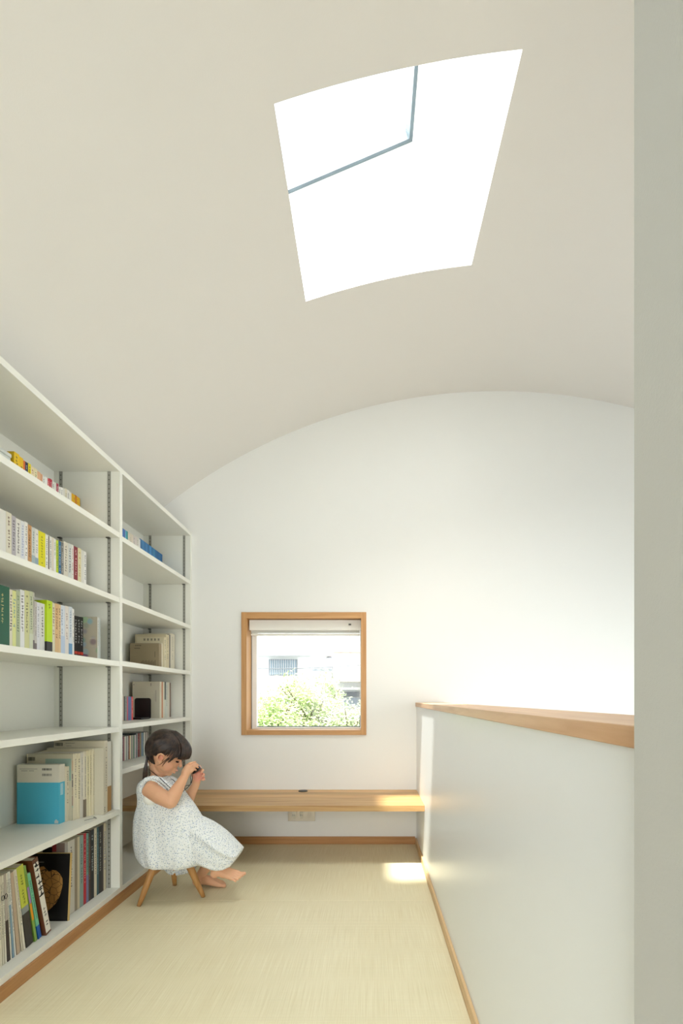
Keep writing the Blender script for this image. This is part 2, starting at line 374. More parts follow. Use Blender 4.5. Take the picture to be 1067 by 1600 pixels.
def strip_mat():
    m = bpy.data.materials.new('slotted_steel'); m.use_nodes = True; n = m.node_tree; b = n.nodes['Principled BSDF']
    tc = n.nodes.new('ShaderNodeTexCoord'); sp = n.nodes.new('ShaderNodeSeparateXYZ'); n.links.new(tc.outputs['Object'], sp.inputs[0])
    d = n.nodes.new('ShaderNodeMath'); d.operation = 'MULTIPLY'; d.inputs[1].default_value = 1 / .021; n.links.new(sp.outputs[2], d.inputs[0])
    f = n.nodes.new('ShaderNodeMath'); f.operation = 'FRACT'; n.links.new(d.outputs[0], f.inputs[0])
    l = n.nodes.new('ShaderNodeMath'); l.operation = 'LESS_THAN'; l.inputs[1].default_value = .26; n.links.new(f.outputs[0], l.inputs[0])
    ab = n.nodes.new('ShaderNodeMath'); ab.operation = 'ABSOLUTE'; n.links.new(sp.outputs[0], ab.inputs[0])
    lx = n.nodes.new('ShaderNodeMath'); lx.operation = 'LESS_THAN'; lx.inputs[1].default_value = .0028; n.links.new(ab.outputs[0], lx.inputs[0])
    an = n.nodes.new('ShaderNodeMath'); an.operation = 'MULTIPLY'; n.links.new(l.outputs[0], an.inputs[0]); n.links.new(lx.outputs[0], an.inputs[1])
    mx = n.nodes.new('ShaderNodeMixRGB'); mx.inputs[1].default_value = lin((152, 151, 142)); mx.inputs[2].default_value = lin((92, 90, 82))
    n.links.new(an.outputs[0], mx.inputs[0]); n.links.new(mx.outputs[0], b.inputs['Base Color']); b.inputs['Metallic'].default_value = .1; b.inputs['Roughness'].default_value = .5
    return m
STRIP = strip_mat()
for (ya, ypair, xb, xf) in ((DV0, -1, -1.4285, -1.205), (EN0, -1, -1.4165, -1.197), (SH0 + T, 1, -1.4285, -1.205), (DV1, 1, -1.4165, -1.197)):
    zz = (LZ if ya in (DV0, SH0 + T) else RZ)
    tops = [1.9977] + zz; bots = [z + T for z in zz] + [.069]
    for x in (xb, xf):
        bm = B()
        for zt, zb in zip(tops, bots):
            box(bm, x - .0075, x + .0075, ya, ya + ypair * .0022, zb + .0005 + (.05 if (zb < .08 and ya == EN0) else 0), zt - .0005)
        bmesh.ops.translate(bm, verts=bm.verts, vec=(-x + bc.location.x, 0, 0)); bpart('slotted_shelf_rail', bm, STRIP).location.x = x - bc.location.x
# shelf clips under the boards, where they meet the rails
for zs, ya, xb, xf in ((LZ, DV0, -1.4285, -1.205), (RZ, EN0, -1.4165, -1.197)):
    for z in zs:
        for x in (xb, xf): bpart('shelf_clip', boxes((x - .008, x + .008, ya - .016, ya - .0023, z - .004, z - .0004)), mat((80, 78, 72), .5, .3, name='shelf_clip_metal'))

# ------------------------------------------------------------------ books
rb = random.Random(3)
def marks(bm, x, yc, z0, z1, wd, seed, tall=False):
    """a column of small unreadable brush-like characters on a spine at plane x"""
    r = random.Random(seed); z = z1; s = wd
    while z - s > z0:
        if r.random() < .9:
            for _ in range(3):
                if r.random() < .55: a, b_ = s * r.uniform(.35, .5), s * r.uniform(.06, .1)
                else: a, b_ = s * r.uniform(.06, .1), s * r.uniform(.3, .48)
                cy = yc + r.uniform(-.25, .25) * s; cz = z - s / 2 + r.uniform(-.3, .3) * s
                box(bm, x, x + .0003, cy - a, cy + a, cz - b_, cz + b_)
        z -= s * 1.18
_seed = [0]
def book(y0, y1, xs, ztop, z0, depth, col, title=None, band=None, lean=0.0, hard=False, tcol=None, label='', cat='book', group=None, name='book', pages=(232, 226, 208), rotz=0.0, tz=(.3, .92), tw=.42):
    """one book standing on z0: spine faces +X at x=xs, thickness y0..y1"""
    t = max(y1 - y0 - .0006, .003); h = ztop - z0; _seed[0] += 1
    bt = .0022 if hard else .0008
    d = depth
    bm = B(); mc = mat(col, .45, name='cover_%d_%d_%d' % tuple(col))
    box(bm, -d, 0, 0, bt, 0, h); box(bm, -d, 0, t - bt, t, 0, h); box(bm, -bt, 0, bt, t - bt, 0, h)
    o = obj(name, bm, mc, loc=Vector((xs, y0, z0)), recenter=False)
    o.rotation_euler = (lean, 0, rotz)
    o['label'] = label; o['category'] = cat
    if group: o['group'] = group
    ins = .003 if hard else .0004
    obj('pages', boxes((-d + ins, -bt - .0001, bt + .0001, t - bt - .0001, ins, h - ins)), mat(pages, .8, name='paper_%d_%d_%d' % tuple(pages)), o)
    if band:
        bc_, frac = band
        bm = B(); q = .0004; hb = h * frac
        box(bm, -d * .98, q, -q, 0, 0.0002, hb); box(bm, 0.00005, q, -q, t + q, 0.0002, hb) if False else None
        box(bm, -d * .98, q, t, t + q * .5, 0.0002, hb); box(bm, 0.0001, q, 0, t, 0.0002, hb)
        p = obj('paper_band', bm, mat(bc_, .45, name='band_%d_%d_%d' % tuple(bc_)), o)
    if title:
        bm = B(); zlo = h * (tz[0] if not band or band[1] < .3 else max(tz[0], band[1] + .03)); zhi = h * tz[1]
        marks(bm, .0001 if not band else .0005, t / 2, zlo, zhi, max(.0028, min(.0095, t * tw)), _seed[0])
        if len(bm.verts): obj('spine_lettering', bm, mat(title, .5, name='ink_%d_%d_%d' % tuple(title)), o)
        else: bm.free()
    return o
def row(x_start, items, z0, where, side='', xs=-1.3, depth=.13, name='book', cat='book', group=None, d=.13):
    """items: (x_right_px, y_top_px, colour, title colour or None, description, extras)"""
    y = abs(xs) * F / (577 - x_start); zt = None; built = []
    n = len(items)
    for k, it in enumerate(items):
        xr, yt, col, ti, desc = it[:5]; ex = dict(it[5]) if len(it) > 5 else {}
        x_s = ex.pop('xs', xs); dd = ex.pop('d', d)
        y1 = abs(x_s) * F / (577 - xr)
        if y1 < y + .0035: y1 = y + .0035
        zt = EYE + (1090 - yt) / F * y1
        dd = min(dd, x_s - XB - .001)
        nm = ex.pop('name', name); ct = ex.pop('cat', cat)
        lb = ex.pop('label', None) or desc
        o = book(y, y1, x_s, zt, z0 + .0002, dd, col, ti, label=lb, cat=ct, group=group, name=nm, **ex)
        built.append((o, desc)); y = y1
    # say which one: own look first, then the neighbours
    seen = {}
    for k, (o, ds) in enumerate(built):
        if len(items[k]) > 5 and 'label' in items[k][5]: continue
        L = built[k - 1][1] if k else None; Rr = built[k + 1][1] if k < n - 1 else None
        if sum(1 for q in built if q[1] == ds) == 1: lab = '%s %s' % (ds, where)
        elif L is None: lab = '%s at the left end %s' % (ds, where)
        elif Rr is None: lab = '%s at the right end %s' % (ds, where)
        else: lab = '%s %s, beside the %s' % (ds, where, ' '.join(L.split()[:3]))
        o['label'] = lab
    return built
W1, W2, W3, CR, GY = (232, 230, 222), (224, 222, 212), (240, 238, 232), (228, 220, 196), (196, 192, 184)
INK = (70, 68, 66)

# left bay, top shelf: paperbacks
A = 'on the top left shelf'
row(22, [
 (30.5, 711, (242, 200, 20), (90, 80, 40), 'bright yellow paperback beside the clear box'),
 (36.5, 717, (238, 190, 20), (90, 80, 40), 'deep yellow paperback', ),
 (39.5, 721, (228, 110, 50), None, 'orange paperback'),
 (44, 724, (50, 56, 78), (220, 220, 215), 'navy paperback'),
 (48.5, 726, (236, 216, 20), (90, 90, 30), 'lemon yellow paperback'),
 (53.5, 731, (236, 220, 180), (160, 90, 60), 'cream paperback with a red top line'),
 (58.5, 734, (236, 224, 184), (120, 130, 90), 'pale cream paperback with green lettering'),
 (63.5, 739, (226, 178, 140), None, 'peach paperback'),
 (66.5, 742, (218, 160, 120), None, 'darker peach paperback'),
 (70, 745, W1, INK, 'white paperback with grey lettering'),
 (74.5, 747, W3, None, 'plain bright white paperback'),
 (78, 749, (206, 70, 80), (240, 230, 225), 'rose red paperback'),
 (81.5, 750, (190, 48, 72), (240, 230, 225), 'crimson paperback'),
 (85, 753, W1, INK, 'white paperback with tiny dark lettering'),
 (88, 755, W2, None, 'off white paperback'),
 (91.5, 757, (176, 54, 84), (235, 225, 225), 'raspberry paperback'),
 (95, 762, W1, (90, 100, 110), 'white paperback with blue grey lettering'),
 (98.5, 763, W3, (60, 80, 96), 'white paperback with a blue top edge'),
 (101.5, 764, W2, None, 'greyish white paperback'),
 (105, 765, CR, (130, 140, 120), 'cream paperback with green grey lettering'),
 (108.5, 767, W1, INK, 'ivory paperback with dark lettering'),
 (111.8, 770, W2, None, 'plain ivory paperback'),
 (114.5, 772, (226, 176, 24), None, 'golden yellow paperback'),
 (117.3, 774, (232, 186, 20), (150, 90, 30), 'yellow paperback with brown lettering'),
 (120, 775, (206, 120, 30), None, 'amber orange paperback'),
 (122.5, 777, (232, 184, 20), (150, 100, 30), 'sunny yellow paperback with ochre lettering'),
 (125, 779, (226, 176, 24), None, 'golden yellow paperback at the end'),
], LZ[0] + T, A, xs=-1.330, d=.105, group='paperbacks on the top left shelf')
# pale translucent box at the left end of that shelf
bx = empty('storage_box', P(12, 740, 1.66)); bx.location = (-1.39, 1.665, LZ[0] + T)
tag(bx, 'pale translucent box lying before the yellow paperbacks on the top left shelf', 'box')
frost = mat((214, 220, 214), .3, name='frosted_plastic')
part('body', boxes((-1.452, -1.337, 1.50, 1.805, LZ[0] + T + .0003, LZ[0] + T + .130), bevel=.004), frost, bx)
part('lid', boxes((-1.454, -1.335, 1.498, 1.807, LZ[0] + T + .1302, LZ[0] + T + .144), bevel=.003), mat((224, 228, 222), .3, name='frosted_lid'), bx)

row(-16, [
 (-4, 792, W1, INK, 'thick off white hardcover partly cut by the picture edge', dict(hard=True)),
 (9.5, 799, W1, None, 'thick plain ivory hardcover', dict(hard=True)),
 (18.3, 803, (228, 222, 200), (110, 80, 60), 'cream hardcover with brown lettering', dict(hard=True)),
 (25, 808, (190, 184, 188), (90, 84, 90), 'mauve grey hardcover', dict(hard=True)),
 (32.5, 813, W1, INK, 'white hardcover with one line of black characters', dict(hard=True)),
 (38.5, 816, (226, 228, 230), (150, 160, 200), 'cool white hardcover with pale blue lettering', dict(hard=True)),
 (43.5, 817, W3, INK, 'bright white hardcover with small dark lettering', dict(hard=True)),
 (49.5, 822, (200, 150, 96), (90, 60, 40), 'tan kraft brown hardcover', dict(hard=True)),
 (55, 826, (212, 214, 208), (110, 140, 130), 'pale grey hardcover with a grey picture at the foot', dict(band=((168, 184, 186), .42))),
 (60, 829, W1, (120, 130, 140), 'white softcover with a blue grey lower half', dict(band=((150, 172, 184), .4))),
 (71, 834, (230, 220, 10), (140, 140, 30), 'thick vivid yellow softcover', dict(tw=.5)),
 (75.5, 837, W1, INK, 'white softcover', dict()),
 (77.3, 838, (96, 84, 78), None, 'thin dark brown booklet'),
 (81, 840, W1, INK, 'white softcover with fine black lettering'),
 (84, 841, (224, 214, 196), None, 'beige softcover'),
 (87.5, 843, W1, (50, 130, 90), 'white softcover with a green title block', dict(band=((236, 236, 230), .55))),
 (91.5, 845, (196, 216, 40), (60, 90, 60), 'lime green softcover', dict(band=((226, 226, 20), .12))),
 (95.5, 847, (36, 106, 150), (210, 225, 235), 'mid blue softcover with a lime foot', dict(band=((190, 210, 30), .24))),
 (99.5, 849, (130, 128, 122), (220, 218, 210), 'stone grey softcover'),
 (106.5, 849, (222, 216, 200), (100, 96, 90), 'wide cream hardcover', dict(hard=True)),
 (112, 851, (214, 216, 210), (60, 60, 60), 'pale grey softcover with a black figure'),
 (115.2, 852, W1, (190, 70, 70), 'white softcover with red lettering'),
 (121.5, 856, (140, 48, 58), (226, 200, 190), 'maroon hardcover', dict(hard=True, band=((60, 50, 50), .08))),
 (127, 858, (228, 218, 176), (190, 150, 60), 'cream softcover with golden lettering'),
 (131, 861, W2, None, 'plain pale softcover'),
 (135, 863, W3, (80, 80, 90), 'white softcover with dark lettering at the end'),
], LZ[1] + T, 'on the second left shelf', xs=-1.275, d=.13, group='books on the second left shelf')

row(-8, [
 (15, 918, (24, 92, 66), (200, 190, 130), 'thick dark green hardcover', dict(hard=True)),
 (19.5, 922, (228, 222, 200), INK, 'cream softcover with bold black characters', dict(tw=.7)),
 (25.3, 924, (222, 224, 150), (90, 150, 180), 'pale yellow softcover with blue characters', dict(tw=.6)),
 (31.5, 924, (176, 186, 152), (90, 110, 90), 'sage green softcover'),
 (38.5, 923, (230, 230, 228), (60, 60, 60), 'glossy white softcover with black characters', dict(tw=.55)),
 (46, 924, (208, 208, 152), (110, 110, 80), 'pale olive softcover'),
 (51.5, 925, (196, 202, 168), (80, 100, 90), 'grey green softcover', dict(band=((206, 210, 186), .3))),
 (54, 926, (196, 194, 180), (90, 80, 80), 'thin grey softcover with a dark foot', dict(band=((110, 100, 100), .2))),
 (57.5, 940, (196, 190, 182), (90, 80, 90), 'warm grey softcover', dict(band=((120, 108, 108), .18))),
 (62.5, 942, (220, 220, 224), (150, 150, 160), 'silvery white softcover'),
 (69.8, 944, (222, 222, 218), (60, 60, 60), 'white softcover with a small black bird mark', dict(tw=.5)),
 (81.8, 940, (186, 216, 10), (110, 130, 20), 'thick acid green softcover with a black lower band', dict(band=((34, 30, 28), .23), tz=(.8, .95), xs=-1.232)),
 (86, 943, (216, 210, 180), (130, 70, 60), 'cream softcover with brown characters', dict(tw=.6, xs=-1.232)),
 (91.5, 944, (216, 178, 126), (120, 70, 40), 'peach tan softcover with brown characters', dict(tw=.6, xs=-1.232)),
 (95, 945, (222, 190, 140), (90, 70, 60), 'sandy softcover with dark characters', dict(tw=.6, xs=-1.232)),
 (101.5, 947, (214, 222, 232), (130, 150, 180), 'white softcover with a pale blue watercolour', dict(band=((188, 204, 224), .4))),
 (107.5, 948, (228, 222, 214), (170, 150, 150), 'pinkish white softcover'),
 (113, 949, (216, 224, 230), (120, 140, 160), 'white softcover with a blue sea picture at the foot', dict(band=((110, 158, 196), .27))),
 (116, 952, W3, (100, 120, 130), 'thin white softcover'),
 (121, 963, (34, 32, 32), (200, 200, 196), 'black softcover with a red dot, left of three', dict(tw=.5)),
 (125.5, 964, (30, 28, 28), (200, 200, 196), 'black softcover with a red dot, middle of three', dict(tw=.5)),
 (130, 965, (34, 32, 32), (200, 200, 196), 'black softcover with a red dot, right of three', dict(tw=.5)),
 (151.5, 964, (168, 164, 148), None, 'greyish blotched softcover wrapped in film', dict(xs=-1.180, d=.2)),
 (154.5, 965, (196, 200, 192), (130, 130, 130), 'pale grey softcover', dict(xs=-1.180)),
 (157, 966, (170, 178, 174), None, 'thin grey blue booklet', dict(xs=-1.180)),
], LZ[2] + T, 'on the third left shelf', xs=-1.24, d=.15, group='books on the third left shelf')
for o in list(bpy.data.objects):
    if 'red dot' in str(o.get('label', '')):
        th = max(v.co.y for v in o.data.vertices)
        obj('red_dot', boxes((.0002, .0012, .001, th - .001, .016, .028), bevel=.0003), mat((200, 60, 40), .4, name='red_dot'), o)
    if 'blotched' in str(o.get('label', '')):
        me = o.data; m = bpy.data.materials.new('blotched_film_cover'); m.use_nodes = True; n = m.node_tree; b = n.nodes['Principled BSDF']
        tc = n.nodes.new('ShaderNodeTexCoord'); v = n.nodes.new('ShaderNodeTexVoronoi'); v.inputs['Scale'].default_value = 30
        r = n.nodes.new('ShaderNodeMapRange'); r.inputs[1].default_value = .35; r.inputs[2].default_value = .6
        mx = n.nodes.new('ShaderNodeMixRGB'); mx.inputs[2].default_value = lin((168, 160, 140))
        hs = n.nodes.new('ShaderNodeHueSaturation'); hs.inputs['Saturation'].default_value = .45; hs.inputs['Value'].default_value = .45
        n.links.new(tc.outputs['Object'], v.inputs['Vector']); n.links.new(v.outputs['Distance'], r.inputs[0]); n.links.new(v.outputs['Color'], hs.inputs['Color'])
        n.links.new(r.outputs[0], mx.inputs[0]); n.links.new(hs.outputs[0], mx.inputs[1]); n.links.new(mx.outputs[0], b.inputs['Base Color'])
        me.materials[0] = m

# fifth left shelf: art books, cream spines
PG = (214, 206, 182)
E5 = row(92.5, [
 (101.3, 1193, (78, 184, 214), None, 'thick blue and white softcover, back cover showing,', dict(xs=-1.268, d=.173)),
 (108, 1197, (222, 214, 190), (150, 140, 120), 'short cream softcover', dict(xs=-1.262, d=.165)),
 (114, 1178, (200, 194, 172), None, 'art book with a faded blue picture on its back', dict(xs=-1.250, d=.186)),
 (120.4, 1177, (230, 222, 196), (120, 116, 108), 'cream softcover with tiny lettering', dict(xs=-1.245, d=.2)),
 (125.2, 1177, (226, 218, 190), (60, 60, 60), 'ivory softcover with bold dark characters', dict(xs=-1.24, d=.2, tw=.6)),
 (130, 1175, (216, 212, 202), (150, 150, 150), 'cool grey white softcover', dict(xs=-1.235, d=.2)),
 (134.8, 1174, (224, 218, 200), (110, 110, 110), 'cream softcover with a grey brown block at the foot', dict(xs=-1.23, d=.2, band=((120, 108, 92), .27))),
 (139, 1173, (222, 214, 184), (120, 120, 110), 'buff softcover', dict(xs=-1.225, d=.2, tw=.6)),
 (143, 1172, (226, 216, 186), (130, 120, 100), 'yellowish cream softcover', dict(xs=-1.22, d=.2, tw=.6)),
 (147.5, 1170, (222, 214, 188), (100, 100, 90), 'pale buff softcover', dict(xs=-1.212, d=.2)),
 (165.6, 1168, (206, 200, 180), (90, 90, 80), 'big plain cream box-like book', dict(xs=-1.172, d=.25, tz=(.02, .12))),
 (168, 1157, (214, 206, 184), (90, 90, 90), 'tallest cream softcover', dict(xs=-1.178, d=.225)),
 (173.8, 1158, (222, 220, 210), None, 'white softcover with a brown lower third', dict(xs=-1.185, d=.2, band=((170, 128, 70), .36))),
], LZ[4] + T, 'on the fifth left shelf', xs=-1.268, group='large softcovers on the shelf second from the bottom')
def on_cover(bk, name, rects, m, t=.0004):
    """flat print on the cover that faces the camera; rects in (fraction of width from spine, z fraction)"""
    bm = B(); me = bk.data; dpt = -min(v.co.x for v in me.vertices); h = max(v.co.z for v in me.vertices)
    for (a, b_, c, d_) in rects: box(bm, -dpt * b_, -dpt * a, -t, -.00002, h * c, h * d_)
    return obj(name, bm, m, bk)
def barcode(bk, a, b_, c, d_, m=BLACK, name='barcode'):
    r = random.Random(5); x = a; rects = []
    while x < b_:
        wv = r.uniform(.004, .010); rects.append((x, min(x + wv, b_), c, d_)); x += wv + r.uniform(.004, .010)
    on_cover(bk, name, rects, m, .0006)
blue = E5[0][0]; hB = max(v.co.z for v in blue.data.vertices); tB = max(v.co.y for v in blue.data.vertices)
obj('white_upper_cover', boxes((-.1725, .0003, -.0003, tB + .0001, hB * .70, hB * .9995)), mat((222, 218, 204), .45, name='cover_top_white'), blue)
barcode(blue, .18, .40, .905, .94); barcode(blue, .18, .40, .81, .85, mat((120, 118, 112), .5, name='grey_print'))
r5 = random.Random(9)
on_cover(blue, 'small_print', [(.52 + .035 * k, .545 + .035 * k, .925, .932) for k in range(12)] + [(.6 + .03 * k, .622 + .03 * k, .893, .902) for k in range(10) if k not in (4,)], mat((110, 108, 104), .5, name='small_print'), .0006)
bm = B()
for k in range(9): box(bm, .0001, .0006, tB * .22, tB * .70, hB * (.66 - k * .022), hB * (.672 - k * .022))
obj('spine_lettering', bm, mat((200, 226, 232), .5, name='pale_blue_letters'), blue)
on_cover(blue, 'torn_label', [(.02, .11, .012, .055), (.05, .09, .05, .075)], mat((196, 206, 206), .6, name='torn_paper'), .0008)
art = E5[2][0]
on_cover(art, 'cover_picture', [(.02, .60, .60, .93)], mat((150, 176, 164), .5, name='faded_blue_print')); barcode(art, .84, .99, .90, .955)
bm = B(); ta = max(v.co.y for v in art.data.vertices); ha = max(v.co.z for v in art.data.vertices)
for k, (c, a, b_) in enumerate((((206, 170, 140), .75, .9), ((90, 76, 82), .62, .70), ((60, 54, 62), .50, .61), ((180, 160, 140), .38, .49), ((150, 120, 110), .22, .37), ((150, 190, 176), .19, .22))):
    obj('spine_picture', boxes((.0001, .0005, .0005, ta - .0005, ha * a, ha * b_)), mat(c, .5, name='spine_print_%d' % k), art)
tall = E5[11][0]; barcode(tall, .83, .98, .93, .975); on_cover(tall, 'small_print', [(.60 + .02 * k, .612 + .02 * k, .965, .972) for k in range(9)] + [(.66 + .02 * k, .672 + .02 * k, .93, .937) for k in range(5)], mat((120, 118, 112), .5, name='small_print'), .0006)
# a booklet with a yellow edge lying behind the blue one
bk = book(2.030, 2.0335, -1.30, .433 + .255, .433 + .0002, .10, (222, 212, 60), None, label='', group=None) if False else None
# metal bookmark clip on the shelf
ck = obj('metal_clip', B() if False else (lambda b: (tube(b, [P(132, 1274, 2.03) * 1, P(140, 1272, 2.04), P(149, 1270, 2.05)], .0012, 8), tube(b, [P(147, 1269, 2.05), P(150, 1270.5, 2.05)], .0028, 8), b)[-1])(B()), METAL)
ck.location.z = LZ[4] + T + .0003
tag(ck, 'small grey metal clip lying on the shelf in front of the cream softcovers', 'clip')

# bottom left shelf
Z6 = .0692
def lean_row(items, x_start, xs, lean, d, where, group):
    y = abs(xs) * F / (577 - x_start); out = []
    fan = [2, 2.4, 3, 3.6, 4.2, 4.8, 5.4, 6.4, 8, 8.6, 9.6, 11.6, 13, 14]
    for k, (xr, h, col, ti, desc, ex) in enumerate(items):
        ex = dict(ex); x_s = ex.pop('xs', xs); ln = R(fan[k]); ct = ex.pop('cat', 'book'); nm = ex.pop('name', 'book')
        y1 = max(abs(x_s) * F / (577 - xr), y + .003)
        dd = min(ex.pop('d', d), x_s - XB - .001)
        t = max((y1 - y) * math.cos(ln) - h * (math.sin(R(fan[k + 1])) - math.sin(ln)) * .96, .0035)
        o = book(y, y + t, x_s, Z6 + h, Z6, dd, col, ti, label=desc + ' ' + where, group=group, lean=ln, cat=ct, name=nm, **ex); out.append(o); y = y1
    return out
LW = 'on the bottom left shelf'
mg = lean_row([
 (4.5, .296, (226, 220, 200), (90, 80, 70), 'cream magazine cut by the picture edge', {}),
 (8.4, .297, (214, 208, 190), (70, 66, 60), 'grey cream magazine with fine print', {}),
 (12.1, .297, (226, 222, 206), (80, 76, 70), 'ivory magazine with dark print', {}),
 (16.9, .298, (180, 170, 160), None, 'grey magazine with a dark brown lower spine', dict(band=((58, 46, 42), .47))),
 (20, .298, (228, 224, 210), (80, 76, 70), 'white magazine beside the dark brown spine', {}),
 (23.4, .300, (214, 214, 206), (70, 70, 74), 'white magazine with a blue grey lower spine', dict(band=((130, 160, 180), .62))),
 (27, .300, (232, 230, 224), (90, 90, 90), 'bright white magazine', {}),
 (34.3, .292, (190, 168, 144), None, 'wide beige brown softcover', dict(tz=(.1, .2))),
 (37.0, .296, (220, 212, 190), None, 'thin cream magazine', {}),
 (41.8, .298, (222, 216, 198), (80, 76, 72), 'cream magazine with colourful tiny print', {}),
 (55.1, .302, (196, 204, 70), (100, 120, 40), 'thick yellow green softcover with a black lower half', dict(band=((50, 46, 42), .45), d=.21, tz=(.5, .9))),
 (60.7, .297, (128, 168, 70), (80, 110, 50), 'leaf green softcover with an orange patch on its spine', {}),
 (66.4, .264, (120, 200, 160), (40, 90, 110), 'mint green softcover with a blue foot', dict(band=((20, 90, 170), .2))),
], 0.5, -1.205, R(7), .21, LW, 'leaning magazines and books on the bottom left shelf')
gp = mg[11]; tg = max(v.co.y for v in gp.data.vertices)
obj('spine_patch', boxes((.0001, .0005, .0006, tg - .0006, .085, .150)), mat((224, 150, 30), .5, name='orange_patch'), gp)
obj('spine_patch', boxes((.0001, .0005, .0006, tg - .0006, .152, .215)), mat((160, 130, 180), .5, name='lilac_patch'), gp)
tb = max(v.co.y for v in mg[10].data.vertices)
obj('grey_strip', boxes((-.2, .0006, -.0006, tb, .126, .150)), mat((140, 148, 146), .5, name='grey_strip'), mg[10])
# eyeglasses drawing on the magazine spines
bm = B()
for cy in (.0, .0135):
    pts = [(.0012, cy + .0055 * math.cos(a), .222 + .0085 * math.sin(a)) for a in [2 * math.pi * k / 16 for k in range(17)]]
    tube(bm, pts, .0008, 6, cap=False)
obj('spectacles_print', bm, BLACK, mg[2])
# leaning slipcase
sl = book(0, .030, -1.195, Z6 + .310, Z6, .21, (104, 58, 30), None, lean=R(14), hard=True, pages=(226, 220, 204),
          label='brown slipcased hardcover with brush written title leaning on the bottom left shelf')
yb0 = abs(-1.195) * F / (577 - 71.0); sl.location = (-1.195, yb0 + .004, Z6 + .0005)
obj('spine_label', boxes((.0001, .0008, .0025, .0265, .008, .294)), mat((232, 228, 216), .6, name='slipcase_spine_paper'), sl)
bm = B(); marks(bm, .0009, .0145, .135, .295, .0200, 11); marks(bm, .0009, .0145, .135, .295, .0200, 19); marks(bm, .0009, .0145, .03, .11, .011, 12)
obj('spine_lettering', bm, BLACK, sl)
# black picture book, cover facing the camera
pb = book(1.905, 1.9145, -1.186, Z6 + .262, Z6, .20, (14, 13, 13), None, lean=-R(4), label='large black picture book with a golden turtle shell design, cover facing out', pages=(214, 190, 120))
pb.location = (-1.188, 1.905, Z6 + .0006)
hp = .262
bm = B(); cx, cz = -.120, .118                                          # golden form
outl = [(-.012, .205), (.0, .207), (.012, .196), (.022, .186), (.036, .193), (.052, .190), (.066, .178), (.077, .160), (.079, .138), (.075, .112), (.067, .086), (.055, .064), (.040, .048), (.026, .036), (-.02, .03), (-.05, .06), (-.06, .12), (-.04, .19)]
vs_ = [bm.verts.new((x - .105, -.0005, z + .004)) for x, z in outl]; fc = bm.faces.new(vs_)
ex_ = bmesh.ops.extrude_face_region(bm, geom=[fc]); bmesh.ops.translate(bm, verts=[v for v in ex_['geom'] if isinstance(v, bmesh.types.BMVert)], vec=(0, .0004, 0))
gm = bpy.data.materials.new('golden_cracked_print'); gm.use_nodes = True; n = gm.node_tree; b = n.nodes['Principled BSDF']
tc = n.nodes.new('ShaderNodeTexCoord'); v = n.nodes.new('ShaderNodeTexVoronoi'); v.feature = 'DISTANCE_TO_EDGE'; v.inputs['Scale'].default_value = 42
mr = n.nodes.new('ShaderNodeMapRange'); mr.inputs[1].default_value = .015; mr.inputs[2].default_value = .04
mx = n.nodes.new('ShaderNodeMixRGB'); mx.inputs[1].default_value = lin((46, 34, 22)); mx.inputs[2].default_value = lin((186, 138, 74))
n.links.new(tc.outputs['Object'], v.inputs['Vector']); n.links.new(v.outputs['Distance'], mr.inputs[0]); n.links.new(mr.outputs[0], mx.inputs[0]); n.links.new(mx.outputs[0], b.inputs['Base Color'])
obj('cover_picture', bm, gm, pb)
obj('gilt_edge', boxes((-.0012, .0009, -.0004, .0095, .0, hp), (-.2, .0009, -.0004, .0095, hp - .001, hp + .0002)), mat((206, 176, 110), .5, name='gilt_edge'), pb)
on_cover(pb, 'small_print', [(.52 + .022 * k, .535 + .022 * k, .862, .872) for k in range(9)] + [(.72 + .022 * k, .735 + .022 * k, .862, .872) for k in range(5)] + [(.78 + .022 * k, .795 + .022 * k, .83, .838) for k in range(4)] + [(.80 + .022 * k, .812 + .022 * k, .894, .902) for k in range(3)], mat((150, 146, 138), .5, name='pale_small_print'))

row2 = []
y = 1.946
g2 = [
 (116.7, .300, (206, 202, 192), (60, 60, 60), 'white journal with a black wavy spine print', dict(tw=.7)),
 (121.0, .300, (150, 138, 118), None, 'taupe magazine file', {}),
 (124.6, .300, (206, 196, 168), None, 'cream magazine', {}),
 (130.5, .300, (140, 162, 158), (60, 90, 90), 'grey teal magazine', {}),
 (134.7, .302, (186, 34, 50), (230, 160, 160), 'bright red magazine', {}),
 (138.4, .296, (110, 160, 150), (60, 60, 70), 'green magazine with a violet foot', dict(band=((120, 124, 160), .4))),
 (141.5, .300, (70, 50, 44), (170, 120, 90), 'dark brown magazine', {}),
 (147.0, .303, (24, 28, 34), (190, 200, 200), 'black magazine with white lettering', dict(tw=.6)),
 (151.2, .303, (220, 212, 190), (120, 110, 100), 'narrow ivory magazine', {}),
 (154.4, .302, (50, 90, 100), (150, 180, 180), 'dark teal magazine', {}),
 (159.2, .302, (30, 26, 26), (170, 170, 160), 'black magazine with grey lettering', {}),
 (161.8, .302, (60, 48, 44), None, 'thin blackish brown magazine', {}),
 (165.5, .305, (214, 204, 176), (50, 100, 160), 'cream magazine with a blue lettered spine', dict(tw=.6)),
]
xs_ = -1.213; xprev = None
for (xr, h, col, ti, desc, ex) in g2:
    y1 = max(abs(xs_) * F / (577 - xr), y + .004)
    if y1 > 2.236: y1 = 2.236
    # tops follow the slight backward lean seen in the photograph
    book(y, y1, xs_, Z6 + h, Z6 + .0002, .21, col, ti, label=desc + ' ' + LW, group='upright magazines on the bottom left shelf', **ex); y = y1
jb = [o for o in bpy.data.objects if 'black wavy' in str(o.get('label', ''))][0]
on_cover(jb, 'cover_picture', [(.06, .30, .86, .985)], mat((150, 130, 124), .5, name='cover_brown'));
on_cover(jb, 'cover_picture', [(.30, .48, .86, .93)], BLACK, .0005)
on_cover(jb, 'cover_picture', [(.22, .30, .87, .97)], mat((150, 50, 54), .5, name='cover_red'), .0006)
